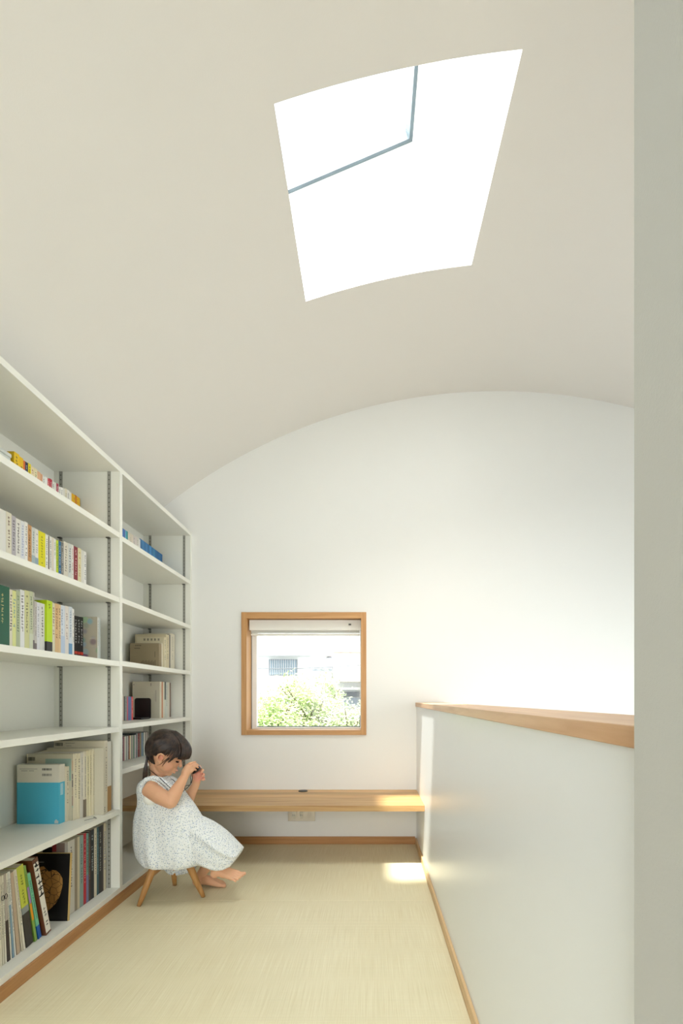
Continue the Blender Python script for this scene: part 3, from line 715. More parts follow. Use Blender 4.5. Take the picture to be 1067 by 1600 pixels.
barcode(jb, .62, .8, .86, .90, mat((130, 124, 112), .5, name='beige_print'))

# right bay, top shelf
U = 'on the top right shelf'
it = [(194.0, 827.0, (70, 120, 190), None, 'bright blue paperback at the divider'), (196.0, 828.5, (84, 112, 180), None, 'slate blue paperback'),
      (197.4, 829.5, (110, 206, 226), None, 'cyan paperback'), (199.9, 831, (40, 150, 156), None, 'teal paperback')]
xw = 199.9
nm_ = ['white paperback with a yellow foot beside the teal one', 'white paperback with an ochre foot', 'cream paperback with a yellow foot', 'grey white paperback with a thin yellow foot', 'pinkish white paperback', 'plain white paperback in the middle', 'white paperback beside the blue set']
cw = [(226, 216, 196), (222, 212, 190), (226, 214, 196), (216, 208, 200), (222, 210, 204), (224, 218, 206), (234, 232, 226)]
for k in range(7):
    xw += 2.76; it.append((xw, 831 + (k + 1) * 1.72, cw[k], (170, 160, 150) if k % 2 else None, nm_[k], dict(band=((226, 206, 40) if k != 1 else (214, 180, 40), .16)) if k < 4 else {}))
cn = [(42, 106, 158), (60, 132, 186), (48, 116, 172), (66, 136, 190), (44, 108, 164), (70, 150, 206), (48, 118, 176), (60, 140, 184), (44, 112, 170), (40, 106, 160), (46, 112, 168), (38, 100, 152)]
for k in range(12):
    xw += 2.87; it.append((xw, 843.5 + k * 2.12, cn[k], None, 'blue paperback of the matching set', dict(label='blue paperback, one of the uniform blue set at the right of the top right shelf')))
row(191.4, it, RZ[0] + T, U, xs=-1.325, d=.105, group='paperbacks on the top right shelf')

# right bay, third shelf
KW = 'on the middle right shelf'
r3 = row(248.2, [
 (252.5, 1006, (158, 142, 112), None, 'brown kraft covered softcover with black lettering', dict(xs=-1.255, d=.172)),
 (254.0, 1005, (228, 224, 206), None, 'thin white softcover behind the kraft one', dict(xs=-1.255, d=.17)),
 (259.5, 996, (224, 214, 184), (120, 120, 110), 'cream softcover with a lettered cover', dict(xs=-1.245, d=.165)),
 (264.2, 992.5, (216, 204, 170), (120, 110, 90), 'taller buff softcover', dict(xs=-1.245, d=.19)),
 (266.2, 992, (120, 118, 110), None, 'thin grey brown booklet', dict(xs=-1.25, d=.17)),
 (273, 991.5, (222, 216, 196), (130, 126, 116), 'white softcover at the right end', dict(xs=-1.25, d=.17)),
], RZ[2] + T, KW, xs=-1.255, group='softcovers on the middle right shelf')
kf = r3[0][0]
on_cover(kf, 'cover_lettering', [(.62 + .055 * k, .65 + .055 * k, .885, .93) for k in range(4)] + [(.66 + .05 * k, .69 + .05 * k, .78, .82) for k in range(4)] + [(.12 + .035 * k, .132 + .035 * k, .10, .34 - .03 * (k % 3)) for k in range(15)] + [(.13, .145, .45, .68)], mat((84, 74, 60), .6, name='kraft_ink'))
on_cover(r3[2][0], 'cover_lettering', [(.18 + .13 * k + j, .20 + .13 * k + j, .88, .955) for k in range(5) for j in (0, .035)] + [(.18 + .13 * k, .235 + .13 * k, .91, .92) for k in range(5)], mat((110, 104, 90), .6, name='grey_ink'))
pk = obj('folded_cloth', (lambda b: (ell(b, (-1.405, 2.98, RZ[2] + T + .212), (.028, .02, .010)), b)[-1])(B()), mat((206, 176, 164), .8, name='pale_pink')) if False else None
cc = obj('greeting_card', boxes((-1.440, -1.310, 2.430, 2.433, RZ[2] + T + .0005, RZ[2] + T + .128), bevel=.012), mat((224, 210, 186), .7, name='cream_card'))
cc.rotation_euler = (0, 0, 0)
tag(cc, 'cream rounded card propped beside the divider on the middle right shelf', 'card')
obj('blue_mark', boxes((.012, .020, -.0006, -.0001, .012, .030)), mat((70, 80, 110), .6, name='navy_print'), cc)

# right bay, fourth shelf: discs, bookend, white books
V = 'on the fourth right shelf'
row(190.2, [
 (193.4, 1088, (214, 196, 180), None, 'pale pink disc case at the divider'),
 (195.2, 1088, (50, 48, 50), None, 'black disc case'),
 (198.4, 1088, (140, 150, 146), (90, 90, 90), 'grey disc case'),
 (200.2, 1088.4, (206, 92, 110), None, 'pink disc case'),
 (203.5, 1088.4, (92, 110, 166), None, 'blue disc case'),
 (205.4, 1088.6, (110, 124, 170), None, 'pale blue disc case'),
 (208, 1088.6, (222, 84, 78), (240, 200, 190), 'coral red disc case'),
], RZ[3] + T, V, xs=-1.320, d=.139, name='disc_case', cat='disc case', group='disc cases on the fourth right shelf')
be = empty('bookend', (-1.33, 2.84, RZ[3] + T + .0004))
tag(be, 'black rounded metal bookend standing before the white book on the fourth right shelf', 'bookend')
bm = boxes((-1.3775, -1.2825, 2.838, 2.8415, RZ[3] + T + .0004, RZ[3] + T + .122), bevel=0)
es = [e_ for e_ in bm.edges if abs(e_.verts[0].co.y - e_.verts[1].co.y) > .001 and e_.verts[0].co.z > 1]
es = [e_ for e_ in bm.edges if abs(e_.verts[0].co.y - e_.verts[1].co.y) > .001]
bmesh.ops.bevel(bm, geom=es, offset=.013, segments=6, affect='EDGES', profile=.5)
part('upright_plate', bm, BLACK, be)
part('foot_plate', boxes((-1.372, -1.288, 2.730, 2.838, RZ[3] + T + .0004, RZ[3] + T + .010), bevel=.002), BLACK, be)
r4 = row(249.5, [
 (252.5, 1065, (222, 216, 196), None, 'large cream book with its cover facing out', dict(xs=-1.270, d=.165)),
 (254.5, 1065.5, (206, 140, 100), None, 'thin orange tan booklet', dict(xs=-1.272, d=.16)),
 (257, 1065.5, (228, 222, 204), None, 'white softcover with fine stripes', dict(xs=-1.272, d=.16)),
 (259.3, 1065.5, (90, 104, 104), None, 'dark green edged softcover', dict(xs=-1.275, d=.16, band=((214, 218, 208), .5))),
 (262, 1066, (220, 222, 212), (140, 150, 140), 'pale green white softcover', dict(xs=-1.275, d=.16)),
 (265, 1066, (226, 222, 208), None, 'white softcover near the end', dict(xs=-1.278, d=.16)),
 (266.6, 1067, (140, 110, 96), None, 'thin reddish brown booklet at the end', dict(xs=-1.28, d=.16)),
], RZ[3] + T, V, xs=-1.270, group='softcovers on the fourth right shelf')
on_cover(r4[0][0], 'cover_lettering', [(.13, .15, .74 - .035 * k, .758 - .035 * k) for k in range(9)] + [(.19, .2, .66 - .03 * k, .672 - .03 * k) for k in range(7)] + [(.31, .335, .88, .90), (.31, .33, .91, .95), (.94, .96, .90, .93)], mat((120, 90, 90), .6, name='plum_ink'))

# right bay, fifth shelf: a long row of disc cases
cols = [((70, 60, 64), 'dark'), ((150, 84, 96), 'dusty rose'), ((206, 196, 186), 'pale beige'), ((214, 214, 206), 'white'), ((120, 140, 130), 'grey green'), ((222, 218, 210), 'cream white'),
        ((90, 34, 34), 'deep red'), ((196, 150, 110), 'tan'), ((226, 224, 196), 'pale yellow'), ((120, 124, 120), 'grey'), ((190, 176, 166), 'pink grey'), ((110, 150, 120), 'green'),
        ((130, 132, 130), 'mid grey'), ((224, 218, 214), 'pinkish white'), ((70, 90, 100), 'slate'), ((160, 164, 164), 'silver grey'), ((104, 30, 36), 'wine red'), ((150, 60, 60), 'brick red'),
        ((100, 96, 100), 'charcoal'), ((160, 140, 60), 'mustard'), ((90, 130, 166), 'steel blue'), ((130, 150, 170), 'blue grey'), ((60, 100, 90), 'bottle green'), ((226, 226, 220), 'bright white'),
        ((170, 164, 150), 'putty'), ((120, 116, 110), 'ash'), ((190, 186, 172), 'sand'), ((100, 90, 84), 'umber')]
y = abs(-1.30) * F / (577 - 191.0); q = random.Random(4)
where = 'in the long row on the fifth right shelf'
prev = None
for k, (c, nme) in enumerate(cols):
    th = .0104 + q.choice([0, 0, .001]); hh = .1285 if k < 14 else .134
    o = book(y, y + th, -1.300, RZ[4] + T + hh, RZ[4] + T + .0003, .142, c, (200, 196, 190) if sum(c) < 360 and k % 2 == 0 else None, name='disc_case', cat='disc case', pages=(40, 42, 46),
             label='%s disc case %s' % (nme, where) if prev is None else '%s disc case right of the %s one, fifth right shelf' % (nme, prev), group='disc cases on the fifth right shelf', tw=.35)
    obj('case_top', boxes((-.142, -.001, .0002, th - .0008, hh + .0001, hh + .0016)), mat((36, 42, 52) if k < 15 or k > 20 else (66, 70, 80), .25, name='case_plastic_%d' % (k < 15)), o)
    prev = nme; y += th

# ------------------------------------------------------------------ the stool
YG = 2.315                                                   # depth of the child and the stool
sc = Vector((-.937, 2.313, 0)); SZ = .195
st = empty('stool', sc); tag(st, 'small three-legged oak stool the child is sitting on', 'stool')
OAKS = wood('stool_oak', (168, 118, 62), (198, 150, 92), axis=2, rough=.42)
bm = B()
rings = []
for z, r_ in ((SZ - .022, .108), (SZ - .016, .124), (SZ - .006, .131), (SZ, .127), (SZ - .002, .09)):
    rings.append([Vector((sc.x + r_ * 1.03 * math.cos(a), sc.y + r_ * .86 * math.sin(a), z)) for a in [2 * math.pi * k / 40 for k in range(40)]])
loft(bm, rings); part('seat', bm, wood('stool_seat_oak', (160, 112, 60), (190, 142, 86), axis=0, rough=.4), st)
for fx, fy, tx, ty in ((-1.050, 2.203, -1.000, 2.255), (-.790, 2.303, -.862, 2.290), (-.985, 2.447, -.968, 2.385)):
    bm = B(); a = Vector((tx, ty, SZ - .018)); b_ = Vector((fx, fy, .0))
    pts = [a.lerp(b_, k / 6) for k in range(7)]
    tube(bm, pts, [.0165, .0170, .0162, .0148, .0132, .0115, .0098], 20, cap=False); 
    for v in bm.verts:
        if v.co.z < .0: v.co.z = 0.0003
    part('leg', bm, OAKS, st)

# ------------------------------------------------------------------ the child
def G(px, py, dy=0.0): return P(px, py, YG + dy)
HC = G(259, 1172)                                            # centre of the skull
f_ = Vector((.883, 0, -.469)); u_ = Vector((.469, 0, .883)); s_ = Vector((0, 1, 0))
def H(f, s, u): return HC + f_ * f + s_ * s + u_ * u
HR = Matrix((f_, s_, u_)).transposed()                       # head rotation: columns f, s, u
def skin_mat():
    m = bpy.data.materials.new('skin'); m.use_nodes = True; n = m.node_tree; b = n.nodes['Principled BSDF']
    b.inputs['Roughness'].default_value = .5; b.inputs['Subsurface Weight'].default_value = .12
    b.inputs['Subsurface Radius'].default_value = (.6, .2, .1); b.inputs['Subsurface Scale'].default_value = .012
    ge = n.nodes.new('ShaderNodeTexCoord'); col = None
    base = n.nodes.new('ShaderNodeRGB'); base.outputs[0].default_value = lin((226, 174, 138)); col = base.outputs[0]
    spots = [(H(.093, 0, -.064), .011, (204, 110, 100), .7), (H(.086, 0, -.077), .009, (206, 118, 108), .5), (H(.06, -.045, -.052), .030, (230, 158, 130), .4), (H(.06, .045, -.052), .030, (232, 156, 130), .6)]
    spots += [(P(310, 1213, 2.345), .045, (228, 148, 132), .7), (G(372, 1371, -.05), .022, (228, 158, 136), .5), (P(350, 1376, 2.42), .02, (220, 148, 128), .5), (H(.020, -.078, -.020), .020, (214, 132, 108), .65)]
    for p, r_, c, a in spots:
        d = n.nodes.new('ShaderNodeVectorMath'); d.operation = 'DISTANCE'; d.inputs[1].default_value = p - BO
        n.links.new(ge.outputs['Object'], d.inputs[0])
        mr = n.nodes.new('ShaderNodeMapRange'); mr.interpolation_type = 'SMOOTHSTEP'; mr.inputs[1].default_value = r_ * .35; mr.inputs[2].default_value = r_; mr.inputs[3].default_value = a; mr.inputs[4].default_value = 0
        n.links.new(d.outputs['Value'], mr.inputs[0])
        mx = n.nodes.new('ShaderNodeMixRGB'); mx.inputs[2].default_value = lin(c); n.links.new(mr.outputs[0], mx.inputs[0]); n.links.new(col, mx.inputs[1]); col = mx.outputs[0]
    n.links.new(col, b.inputs['Base Color']); return m
BO = Vector((-.93, YG, .0))                                  # origin of the child, on the floor under the stool
def baked(name, bm, m, voxel, smooth, parent, n_it=8, extra=None):
    """fuse the overlapping volumes of bm into one continuous surface"""
    me = bpy.data.meshes.new(name + '_src'); bmesh.ops.translate(bm, verts=bm.verts, vec=-BO); bm.to_mesh(me); bm.free()
    t = bpy.data.objects.new(name + '_src', me); C.objects.link(t)
    r = t.modifiers.new('r', 'REMESH'); r.mode = 'VOXEL'; r.voxel_size = voxel
    if n_it:
        s = t.modifiers.new('s', 'SMOOTH'); s.factor = smooth; s.iterations = n_it
    dg = bpy.context.evaluated_depsgraph_get(); dg.update()
    out = bpy.data.meshes.new_from_object(t.evaluated_get(dg)); out.name = name
    bpy.data.objects.remove(t); bpy.data.meshes.remove(me)
    out.materials.clear(); out.materials.append(m)
    for p in out.polygons: p.use_smooth = True
    if extra: extra(out)
    o = bpy.data.objects.new(name, out); C.objects.link(o)
    if parent is None: o.location = BO
    else: o.parent = parent
    return o

bm = B()
# head
ell(bm, H(-.002, 0, .006), (.087, .071, .083), HR, 32)
ell(bm, H(.030, 0, .012), (.060, .062, .060), HR, 24)        # forehead
ell(bm, H(.026, 0, -.046), (.058, .057, .054), HR, 28)
ell(bm, H(.047, 0, -.034), (.041, .050, .042), HR)
ell(bm, H(.042, 0, -.066), (.040, .044, .034), HR)
for s in (-1, 1):
    ell(bm, H(.044, s * .026, -.050), (.036, .031, .036), HR)  # cheeks
    ell(bm, H(.098, s * .0075, -.0365), (.0065, .0055, .005), HR, 12)
    # ear
    e0 = [H(.030, s * .066, -.037), H(.024, s * .071, -.042), H(.014, s * .079, -.036), H(.007, s * .085, -.024), H(.007, s * .087, -.009), H(.016, s * .086, .000), H(.027, s * .081, -.002), H(.032, s * .073, -.013)]
    tube(bm, e0, [.004, .0054, .0046, .0044, .0044, .0044, .0040, .003], 10)
    ell(bm, H(.019, s * .0705, -.020), (.014, .006, .019), HR, 14)
    tube(bm, [H(.027, s * .066, -.039), H(.024, s * .0695, -.0470)], [.005, .0055], 10)
ell(bm, H(.060, 0, -.062), (.030, .030, .027), HR)            # muzzle
tube(bm, [H(.083, 0, -.006), H(.089, 0, -.018), H(.095, 0, -.028), H(.0985, 0, -.034)], [.006, .0064, .0068, .0074], 12)
tube(bm, [H(.0865, -.013, -.0665), H(.0935, -.006, -.0610), H(.0950, 0, -.0622), H(.0935, .006, -.0610), H(.0865, .013, -.0665)], [.0025, .0036, .0035, .0036, .0025], 10)
tube(bm, [H(.0825, -.011, -.0735), H(.0870, -.005, -.0765), H(.0870, .005, -.0765), H(.0825, .011, -.0735)], [.0025, .0040, .0040, .0025], 10)
ell(bm, H(.056, 0, -.090), (.023, .025, .019), HR)            # chin
ell(bm, H(.030, 0, -.080), (.042, .042, .026), HR)            # jaw
# neck, trunk
tube(bm, [H(-.035, 0, -.045), G(248, 1208), G(244, 1222)], [.038, .034, .040], 18)
loft(bm, [[G(cx, cy) + Vector((rx * math.cos(a), ry * math.sin(a), 0)) for a in [2 * math.pi * k / 24 for k in range(24)]] for cx, cy, rx, ry in
          ((245, 1216, .045, .050), (246, 1224, .070, .080), (248, 1240, .080, .086), (252, 1262, .082, .085), (256, 1290, .082, .085), (260, 1320, .082, .09), (262, 1330, .07, .085))])
# near arm (bent up to the face)
sh, el, wr = G(235, 1234, -.092), G(266, 1252, -.125), G(288.5, 1213, -.075)
tube(bm, [G(240, 1228, -.06), sh, sh.lerp(el, .5) + Vector((0, -.004, -.002)), el], [.036, .0385, .037, .0335], 20)
tube(bm, [el, el.lerp(wr, .22), el.lerp(wr, .5), el.lerp(wr, .8), wr], [.0335, .0325, .0275, .0215, .0185], 20)
# near hand: back of the hand to the camera, fingers reaching right around the little camera
def fing(pts, r0, r1, w=1): tube(bm, pts, [r0 + (r1 - r0) * k / (len(pts) - 1) for k in range(len(pts))], 10)
tube(bm, [wr, G(291, 1206, -.07), G(293.5, 1200, -.068)], [.0185, .021, .018], 16)
for kx, ky, d0 in ((292.5, 1197, -.052), (294.5, 1199, -.062), (297, 1201.5, -.07), (298.5, 1205, -.073)):
    tube(bm, [G(290.5, 1209, -.07), G(kx, ky, d0)], [.012, .0098], 12)
fing([G(291.5, 1196.5, -.050), G(297, 1192.6, -.047), G(302, 1191.4, -.038), G(305.2, 1191.0, -.030)], .0072, .0052)
fing([G(294.5, 1198.8, -.062), G(301, 1194.5, -.058), G(306, 1193.9, -.047), G(309.3, 1195.6, -.036)], .0074, .0052)
fing([G(297, 1201.5, -.070), G(303, 1198.0, -.066), G(307, 1197.4, -.055), G(309.2, 1199.2, -.043)], .0072, .0050)
fing([G(298, 1205.3, -.073), G(302.5, 1202.8, -.070), G(305, 1202.2, -.060), G(306, 1203.4, -.050)], .0066, .0046)
fing([G(289.5, 1208, -.052), G(294, 1206.5, -.030), G(299, 1204.5, -.018), G(302, 1202.8, -.016)], .0085, .0060)  # thumb, behind
# far arm
e2, w2 = G(288, 1262, .105), P(305.5, 1226, 2.375)
tube(bm, [G(254, 1232, .085), G(262, 1238, .098), e2], [.034, .035, .030], 18)
tube(bm, [e2, e2.lerp(w2, .3), e2.lerp(w2, .65), w2], [.030, .0285, .0235, .0190], 18)
# far hand: palm to the camera, fingers curled
tube(bm, [w2, P(307, 1218, 2.368), P(308.5, 1210, 2.362)], [.0190, .0215, .0200], 16)
ell(bm, P(308.5, 1213, 2.362), (.021, .0125, .024))
for a, b_, c, d_ in (((309.5, 1204), (312.5, 1199.5), (312, 1197.5), (310.0, 1199.0)), ((312, 1207), (316.4, 1203), (317.0, 1203.6), (314.8, 1206.5)), ((313, 1211), (317.8, 1209.5), (318.4, 1211.2), (315.6, 1213)), ((313, 1215.5), (318, 1216), (318.8, 1217.8), (315.8, 1218.4))):
    fing([P(a[0], a[1], 2.366), P(b_[0], b_[1], 2.362), P(c[0], c[1], 2.346), P(d_[0], d_[1], 2.336)], .0082, .0056)
fing([P(304, 1217, 2.355), P(301.5, 1211, 2.338), P(302, 1207.5, 2.326), P(304, 1205.5, 2.318)], .0092, .0064)  # thumb
# legs
kn, an = P(352, 1324, 2.300), P(337.5, 1357, 2.262)
tube(bm, [G(262, 1318, -.045), G(310, 1310, -.045), kn], [.052, .040, .032], 18)
tube(bm, [kn, kn.lerp(an, .4), kn.lerp(an, .8), an], [.032, .032, .026, .0225], 18)
kf2, af = P(350, 1318, 2.365), P(314, 1366, 2.435)
tube(bm, [G(262, 1318, .045), G(310, 1310, .045), kf2], [.052, .042, .034], 18)
tube(bm, [kf2, kf2.lerp(af, .45), kf2.lerp(af, .8), af], [.036, .037, .026, .0225], 18)
# near foot, raised, top of the foot towards the camera
ell(bm, P(335.5, 1364.5, 2.262), (.021, .020, .022))
ftoe = []
for k in range(5):
    t_ = k / 4                                              # 0 = little toe (near, low) .. 1 = big toe (far, high)
    base = P(362.0 + 10.0 * t_, 1373.0 - 9.5 * t_, 2.230 + .046 * t_)
    tip = P(367.8 + 13.8 * t_, 1376.8 - 12.0 * t_, 2.222 + .052 * t_)
    tube(bm, [P(336, 1363, 2.262), P(347, 1365.0, 2.252).lerp(P(350, 1358.5, 2.268), t_), base], [.0205, .0155, .0085 + .0025 * t_], 14)
    tube(bm, [base, base.lerp(tip, .55) + Vector((0, -.003, .001)), tip], [.0058 + .0020 * t_, .0048 + .002 * t_, .0054 + .0032 * t_], 12)
ell(bm, P(352, 1367.5, 2.25), (.032, .015, .015))
# far foot, flat on the mat
hx = -.872
ell(bm, (hx + .004, 2.44, .0225), (.024, .021, .0225)); tube(bm, [Vector((hx + .022, 2.437, .052)), af], [.0225, .0225], 14)
for k in range(5):
    t_ = k / 4                                              # 0 = big toe, towards the camera
    tip = Vector((hx + .148 - .026 * t_ ** 1.4, 2.414 + .056 * t_, .011 + .001 * t_)); base = tip - Vector((.024 - .006 * t_, .0, -.0025))
    tube(bm, [Vector((hx + .018, 2.440, .036)), Vector((hx + .075, 2.425 + .036 * t_, .026 - .005 * t_)), base], [.027, .018, .0105 - .002 * t_], 14)
    tube(bm, [base, tip], [.0080 - .0028 * t_, .0098 - .0046 * t_], 12)
child = baked('person', bm, None or mat((232, 184, 150)), .0019, .5, None, 7)
child.data.materials.clear(); child.data.materials.append(skin_mat())
# nothing below the mat
for v in child.data.vertices:
    if v.co.z < .0006: v.co.z = .0006
tag(child, 'small child in a sleeveless floral dress seated on the stool, looking into a toy camera', 'person')

def cpart(name, bm, m):
    bmesh.ops.translate(bm, verts=bm.verts, vec=-BO); return obj(name, bm, m, child, recenter=False)
# eyes: narrow dark slits under the lids
for s in (-1, 1):
    bm = B(); ell(bm, H(.0825, s * .0262, -.0165), (.0075, .0095, .0030), HR, 14); 
    eye = cpart('eye', bm, mat((40, 26, 20), .25, name='dark_eye')); 
    bm = B(); tube(bm, [H(.0885, s * .020, -.0130), H(.0865, s * .0280, -.0120), H(.0800, s * .0355, -.0145)], [.0010, .0014, .0008], 8)
    cpart('eyelashes', bm, mat((50, 34, 26), .6, name='lash'))

# hair
def hair_mat():
    m = bpy.data.materials.new('dark_brown_hair'); m.use_nodes = True; n = m.node_tree; b = n.nodes['Principled BSDF']
    oi = n.nodes.new('ShaderNodeTexCoord'); t = n.nodes.new('ShaderNodeTexNoise'); t.inputs['Scale'].default_value = 60; t.inputs['Detail'].default_value = 3
    n.links.new(oi.outputs['Object'], t.inputs[0])
    r = n.nodes.new('ShaderNodeValToRGB'); r.color_ramp.elements[0].color = lin((24, 17, 15)); r.color_ramp.elements[1].color = lin((74, 54, 44)); r.color_ramp.elements[0].position = .35; r.color_ramp.elements[1].position = .75
    n.links.new(t.outputs['Fac'], r.inputs[0]); n.links.new(r.outputs[0], b.inputs['Base Color']); b.inputs['Roughness'].default_value = .38; b.inputs['Anisotropic'].default_value = .5
    return m
HAIR = hair_mat()
bm = B(); rh = random.Random(2)
def hs(f, s, u, k=1.0):                                     # push a direction out to the hair surface
    v = Vector((f / .098, s / .081, u / .094)); v.normalize(); v *= k
    return H(v.x * .098 + .002, v.y * .081, v.z * .094 + .004)
def lock(a, b_, r0, k0=1.0, k1=1.0, n=9, tip=.35, sag=0.0):
    """a lock lying on the head from direction a to direction b"""
    va = Vector((a[0] / .098, a[1] / .081, a[2] / .094)).normalized(); vb = Vector((b_[0] / .098, b_[1] / .081, b_[2] / .094)).normalized()
    pts = []; rr = []
    for i in range(n):
        t_ = i / (n - 1); v = va.slerp(vb, t_); k = k0 + (k1 - k0) * t_ + sag * math.sin(math.pi * t_)
        pts.append(H(v.x * .098 * k + .002, v.y * .081 * k, v.z * .094 * k + .004)); rr.append(r0 * (1 - (1 - tip) * max(0, (t_ - .6) / .4)))
    tube(bm, pts, rr, 6)
ell(bm, H(-.010, 0, .016), (.088, .0765, .0815), HR, 28)
for s in (-1, 1):
    for i in range(70):                                     # from the parting over the side, gathered low behind the ear
        t_ = i / 69; f0 = .045 - .125 * t_; 
        end = (-.064 + rh.uniform(-.004, .004), s * (.046 + rh.uniform(-.004, .006)), -.060 + rh.uniform(-.008, .006))
        mid = (f0 * .9 - .012, s * .075, .028 - .02 * (1 - t_))
        a = (f0, s * .003, .09)
        va = [Vector((q_[0] / .098, q_[1] / .081, q_[2] / .094)).normalized() for q_ in (a, mid, end)]
        pts = []; 
        for j in range(13):
            x = j / 12; v = (va[0].slerp(va[1], x)).slerp(va[1].slerp(va[2], x), x); k = .985 + rh.uniform(-.004, .004)
            pts.append(H(v.x * .098 * k + .002, v.y * .081 * k, v.z * .094 * k + .004))
        tube(bm, pts, [.0032] * 12 + [.002], 6)
    for i in range(26):                                     # sideburn locks in front of the ear and over it
        t_ = i / 25; a = (.045 - .02 * t_, s * .006, .088)
        b_ = (.078 - .056 * t_ + rh.uniform(-.003, .003), s * (.050 + .026 * t_), .006 - .010 * t_ - (.032 if 6 < i < 16 else .0) * (1 - abs(i - 11) / 7) - rh.uniform(0, .006))
        lock(a, b_, .0030, .99, 1.0 + .01 * rh.random(), 10, .3)
    for i in range(30):                                     # nape and behind the ear
        t_ = i / 29; lock((-.07 + .03 * t_, s * (.01 + .06 * t_), .03 - .01 * t_), (-.045 + .043 * t_ + rh.uniform(-.004, .004), s * (.020 + .034 * t_), -.080 + .006 * t_ + rh.uniform(-.010, .004)), .0042, .98, .965, 9, .35)
    # thin wisps down the cheek
    tube(bm, [H(.050, s * .070, -.005), H(.040, s * .070, -.030), H(.030, s * .067, -.052), H(.018, s * .064, -.064)], [.0022, .0018, .0010, .0005], 6)
    tube(bm, [H(.054, s * .068, -.006), H(.046, s * .068, -.028), H(.042, s * .0655, -.046), H(.040, s * .063, -.058)], [.0026, .0020, .0012, .0005], 6)
    tube(bm, [H(-.028, s * .066, -.045), H(-.022, s * .062, -.066), H(-.010, s * .055, -.082)], [.0022, .0016, .0006], 6)
for i in range(74):                                         # blunt fringe
    t_ = i / 73; s = (t_ * 2 - 1) * .062; r_ = abs(s) / .062
    a = (.010 - .02 * r_, s * .35, .092); vb = (.112 - .016 * r_ ** 2, s, .018 + rh.uniform(-.003, .003) - .002 * r_)
    va = Vector((a[0] / .098, a[1] / .081, a[2] / .094)).normalized()
    p0 = H(va.x * .098, va.y * .081, va.z * .094 + .006)
    p3 = H(vb[0] + .0025, vb[1], vb[2] - .004)
    p1 = H(.060, s * .6, .100 - .012 * r_); p2 = H(.112 - .016 * r_ ** 2, s * .95, .066 - .008 * r_)
    pts = [p0 * (1 - x) ** 3 + p1 * 3 * x * (1 - x) ** 2 + p2 * 3 * x * x * (1 - x) + p3 * x ** 3 for x in [j / 11 for j in range(12)]]
    tube(bm, pts, [.0030] * 10 + [.0026, .0012], 6)
    if i % 2 == 0:                                          # second layer underneath
        off = -f_ * .010 - u_ * .004
        tube(bm, [p + off for p in pts], [.0036] * 10 + [.003, .0015], 6)
hair = cpart('hair', bm, HAIR)
for s in (-1, 1):                                           # low pigtails
    bm = B()
    dy_ = s * .046
    for j in range(16):
        a = 2 * math.pi * j / 16; ox, oy = .0035 * math.cos(a), .0035 * math.sin(a)
        q = 1.0 + .25 * rh.random()
        pts = [G(232.5, 1178, dy_) , G(230.6, 1183, dy_) + Vector((ox, oy, 0)) * .8, G(228.6, 1192, dy_ - .002) + Vector((ox, oy, 0)) * .9, G(227.6, 1200, dy_ - .004) + Vector((ox, oy, 0)) * 1.6 * q,
               G(227, 1209, dy_ - .004) + Vector((ox, oy, 0)) * 2.2 * q, G(225.6 + .8 * math.cos(a), 1217 + 1.5 * rh.random(), dy_ - .002) + Vector((ox, oy, 0)) * 1.4 * q]
        tube(bm, pts, [.004, .0030, .0026, .0028, .0026, .0009], 6)
    cpart('pigtail', bm, HAIR)
    bm = B(); tube(bm, [G(230.6, 1182.0, dy_), G(230.2, 1184.4, dy_)], [.0068, .0068], 10); cpart('hair_tie', bm, mat((40, 30, 34), .6, name='hair_tie'))

# dress
def floral():
    m = bpy.data.materials.new('white_floral_cotton'); m.use_nodes = True; n = m.node_tree; b = n.nodes['Principled BSDF']
    tc = n.nodes.new('ShaderNodeTexCoord'); col = None
    rgb = n.nodes.new('ShaderNodeRGB'); rgb.outputs[0].default_value = lin((240, 244, 243)); col = rgb.outputs[0]
    for sc_, th, seed, c in ((126, .20, 0.0, (84, 126, 174)), (118, .17, 3.3, (104, 126, 120)), (136, .15, 7.1, (128, 152, 192))):
        mp = n.nodes.new('ShaderNodeMapping'); mp.inputs['Location'].default_value = (seed, seed, seed); n.links.new(tc.outputs['Object'], mp.inputs[0])
        v = n.nodes.new('ShaderNodeTexVoronoi'); v.inputs['Scale'].default_value = sc_; v.inputs['Randomness'].default_value = 1
        nz = n.nodes.new('ShaderNodeTexNoise'); nz.inputs['Scale'].default_value = 300; n.links.new(tc.outputs['Object'], nz.inputs[0])
        ad = n.nodes.new('ShaderNodeMath'); ad.operation = 'MULTIPLY_ADD'; ad.inputs[1].default_value = .35; n.links.new(nz.outputs['Fac'], ad.inputs[0])
        n.links.new(mp.outputs[0], v.inputs['Vector']); n.links.new(v.outputs['Distance'], ad.inputs[2])
        l = n.nodes.new('ShaderNodeMapRange'); l.inputs[1].default_value = th + .14; l.inputs[2].default_value = th + .26; l.inputs[3].default_value = .85; l.inputs[4].default_value = 0
        n.links.new(ad.outputs[0], l.inputs[0])
        mx = n.nodes.new('ShaderNodeMixRGB'); mx.inputs[2].default_value = lin(c); n.links.new(l.outputs[0], mx.inputs[0]); n.links.new(col, mx.inputs[1]); col = mx.outputs[0]
    n.links.new(col, b.inputs['Base Color']); b.inputs['Roughness'].default_value = .8; b.inputs['Specular IOR Level'].default_value = .2
    return m
FLORAL = floral()
bm = B(); NR = 72
def folds(a, k, amp):                                       # soft vertical folds, deeper towards the hem
    return 1 + amp * (.55 * math.sin(7 * a + .7 + k * .5) + .35 * math.sin(12 * a + 2.1 - k * .8) + .3 * math.sin(19 * a + k * 1.3))
rings = []
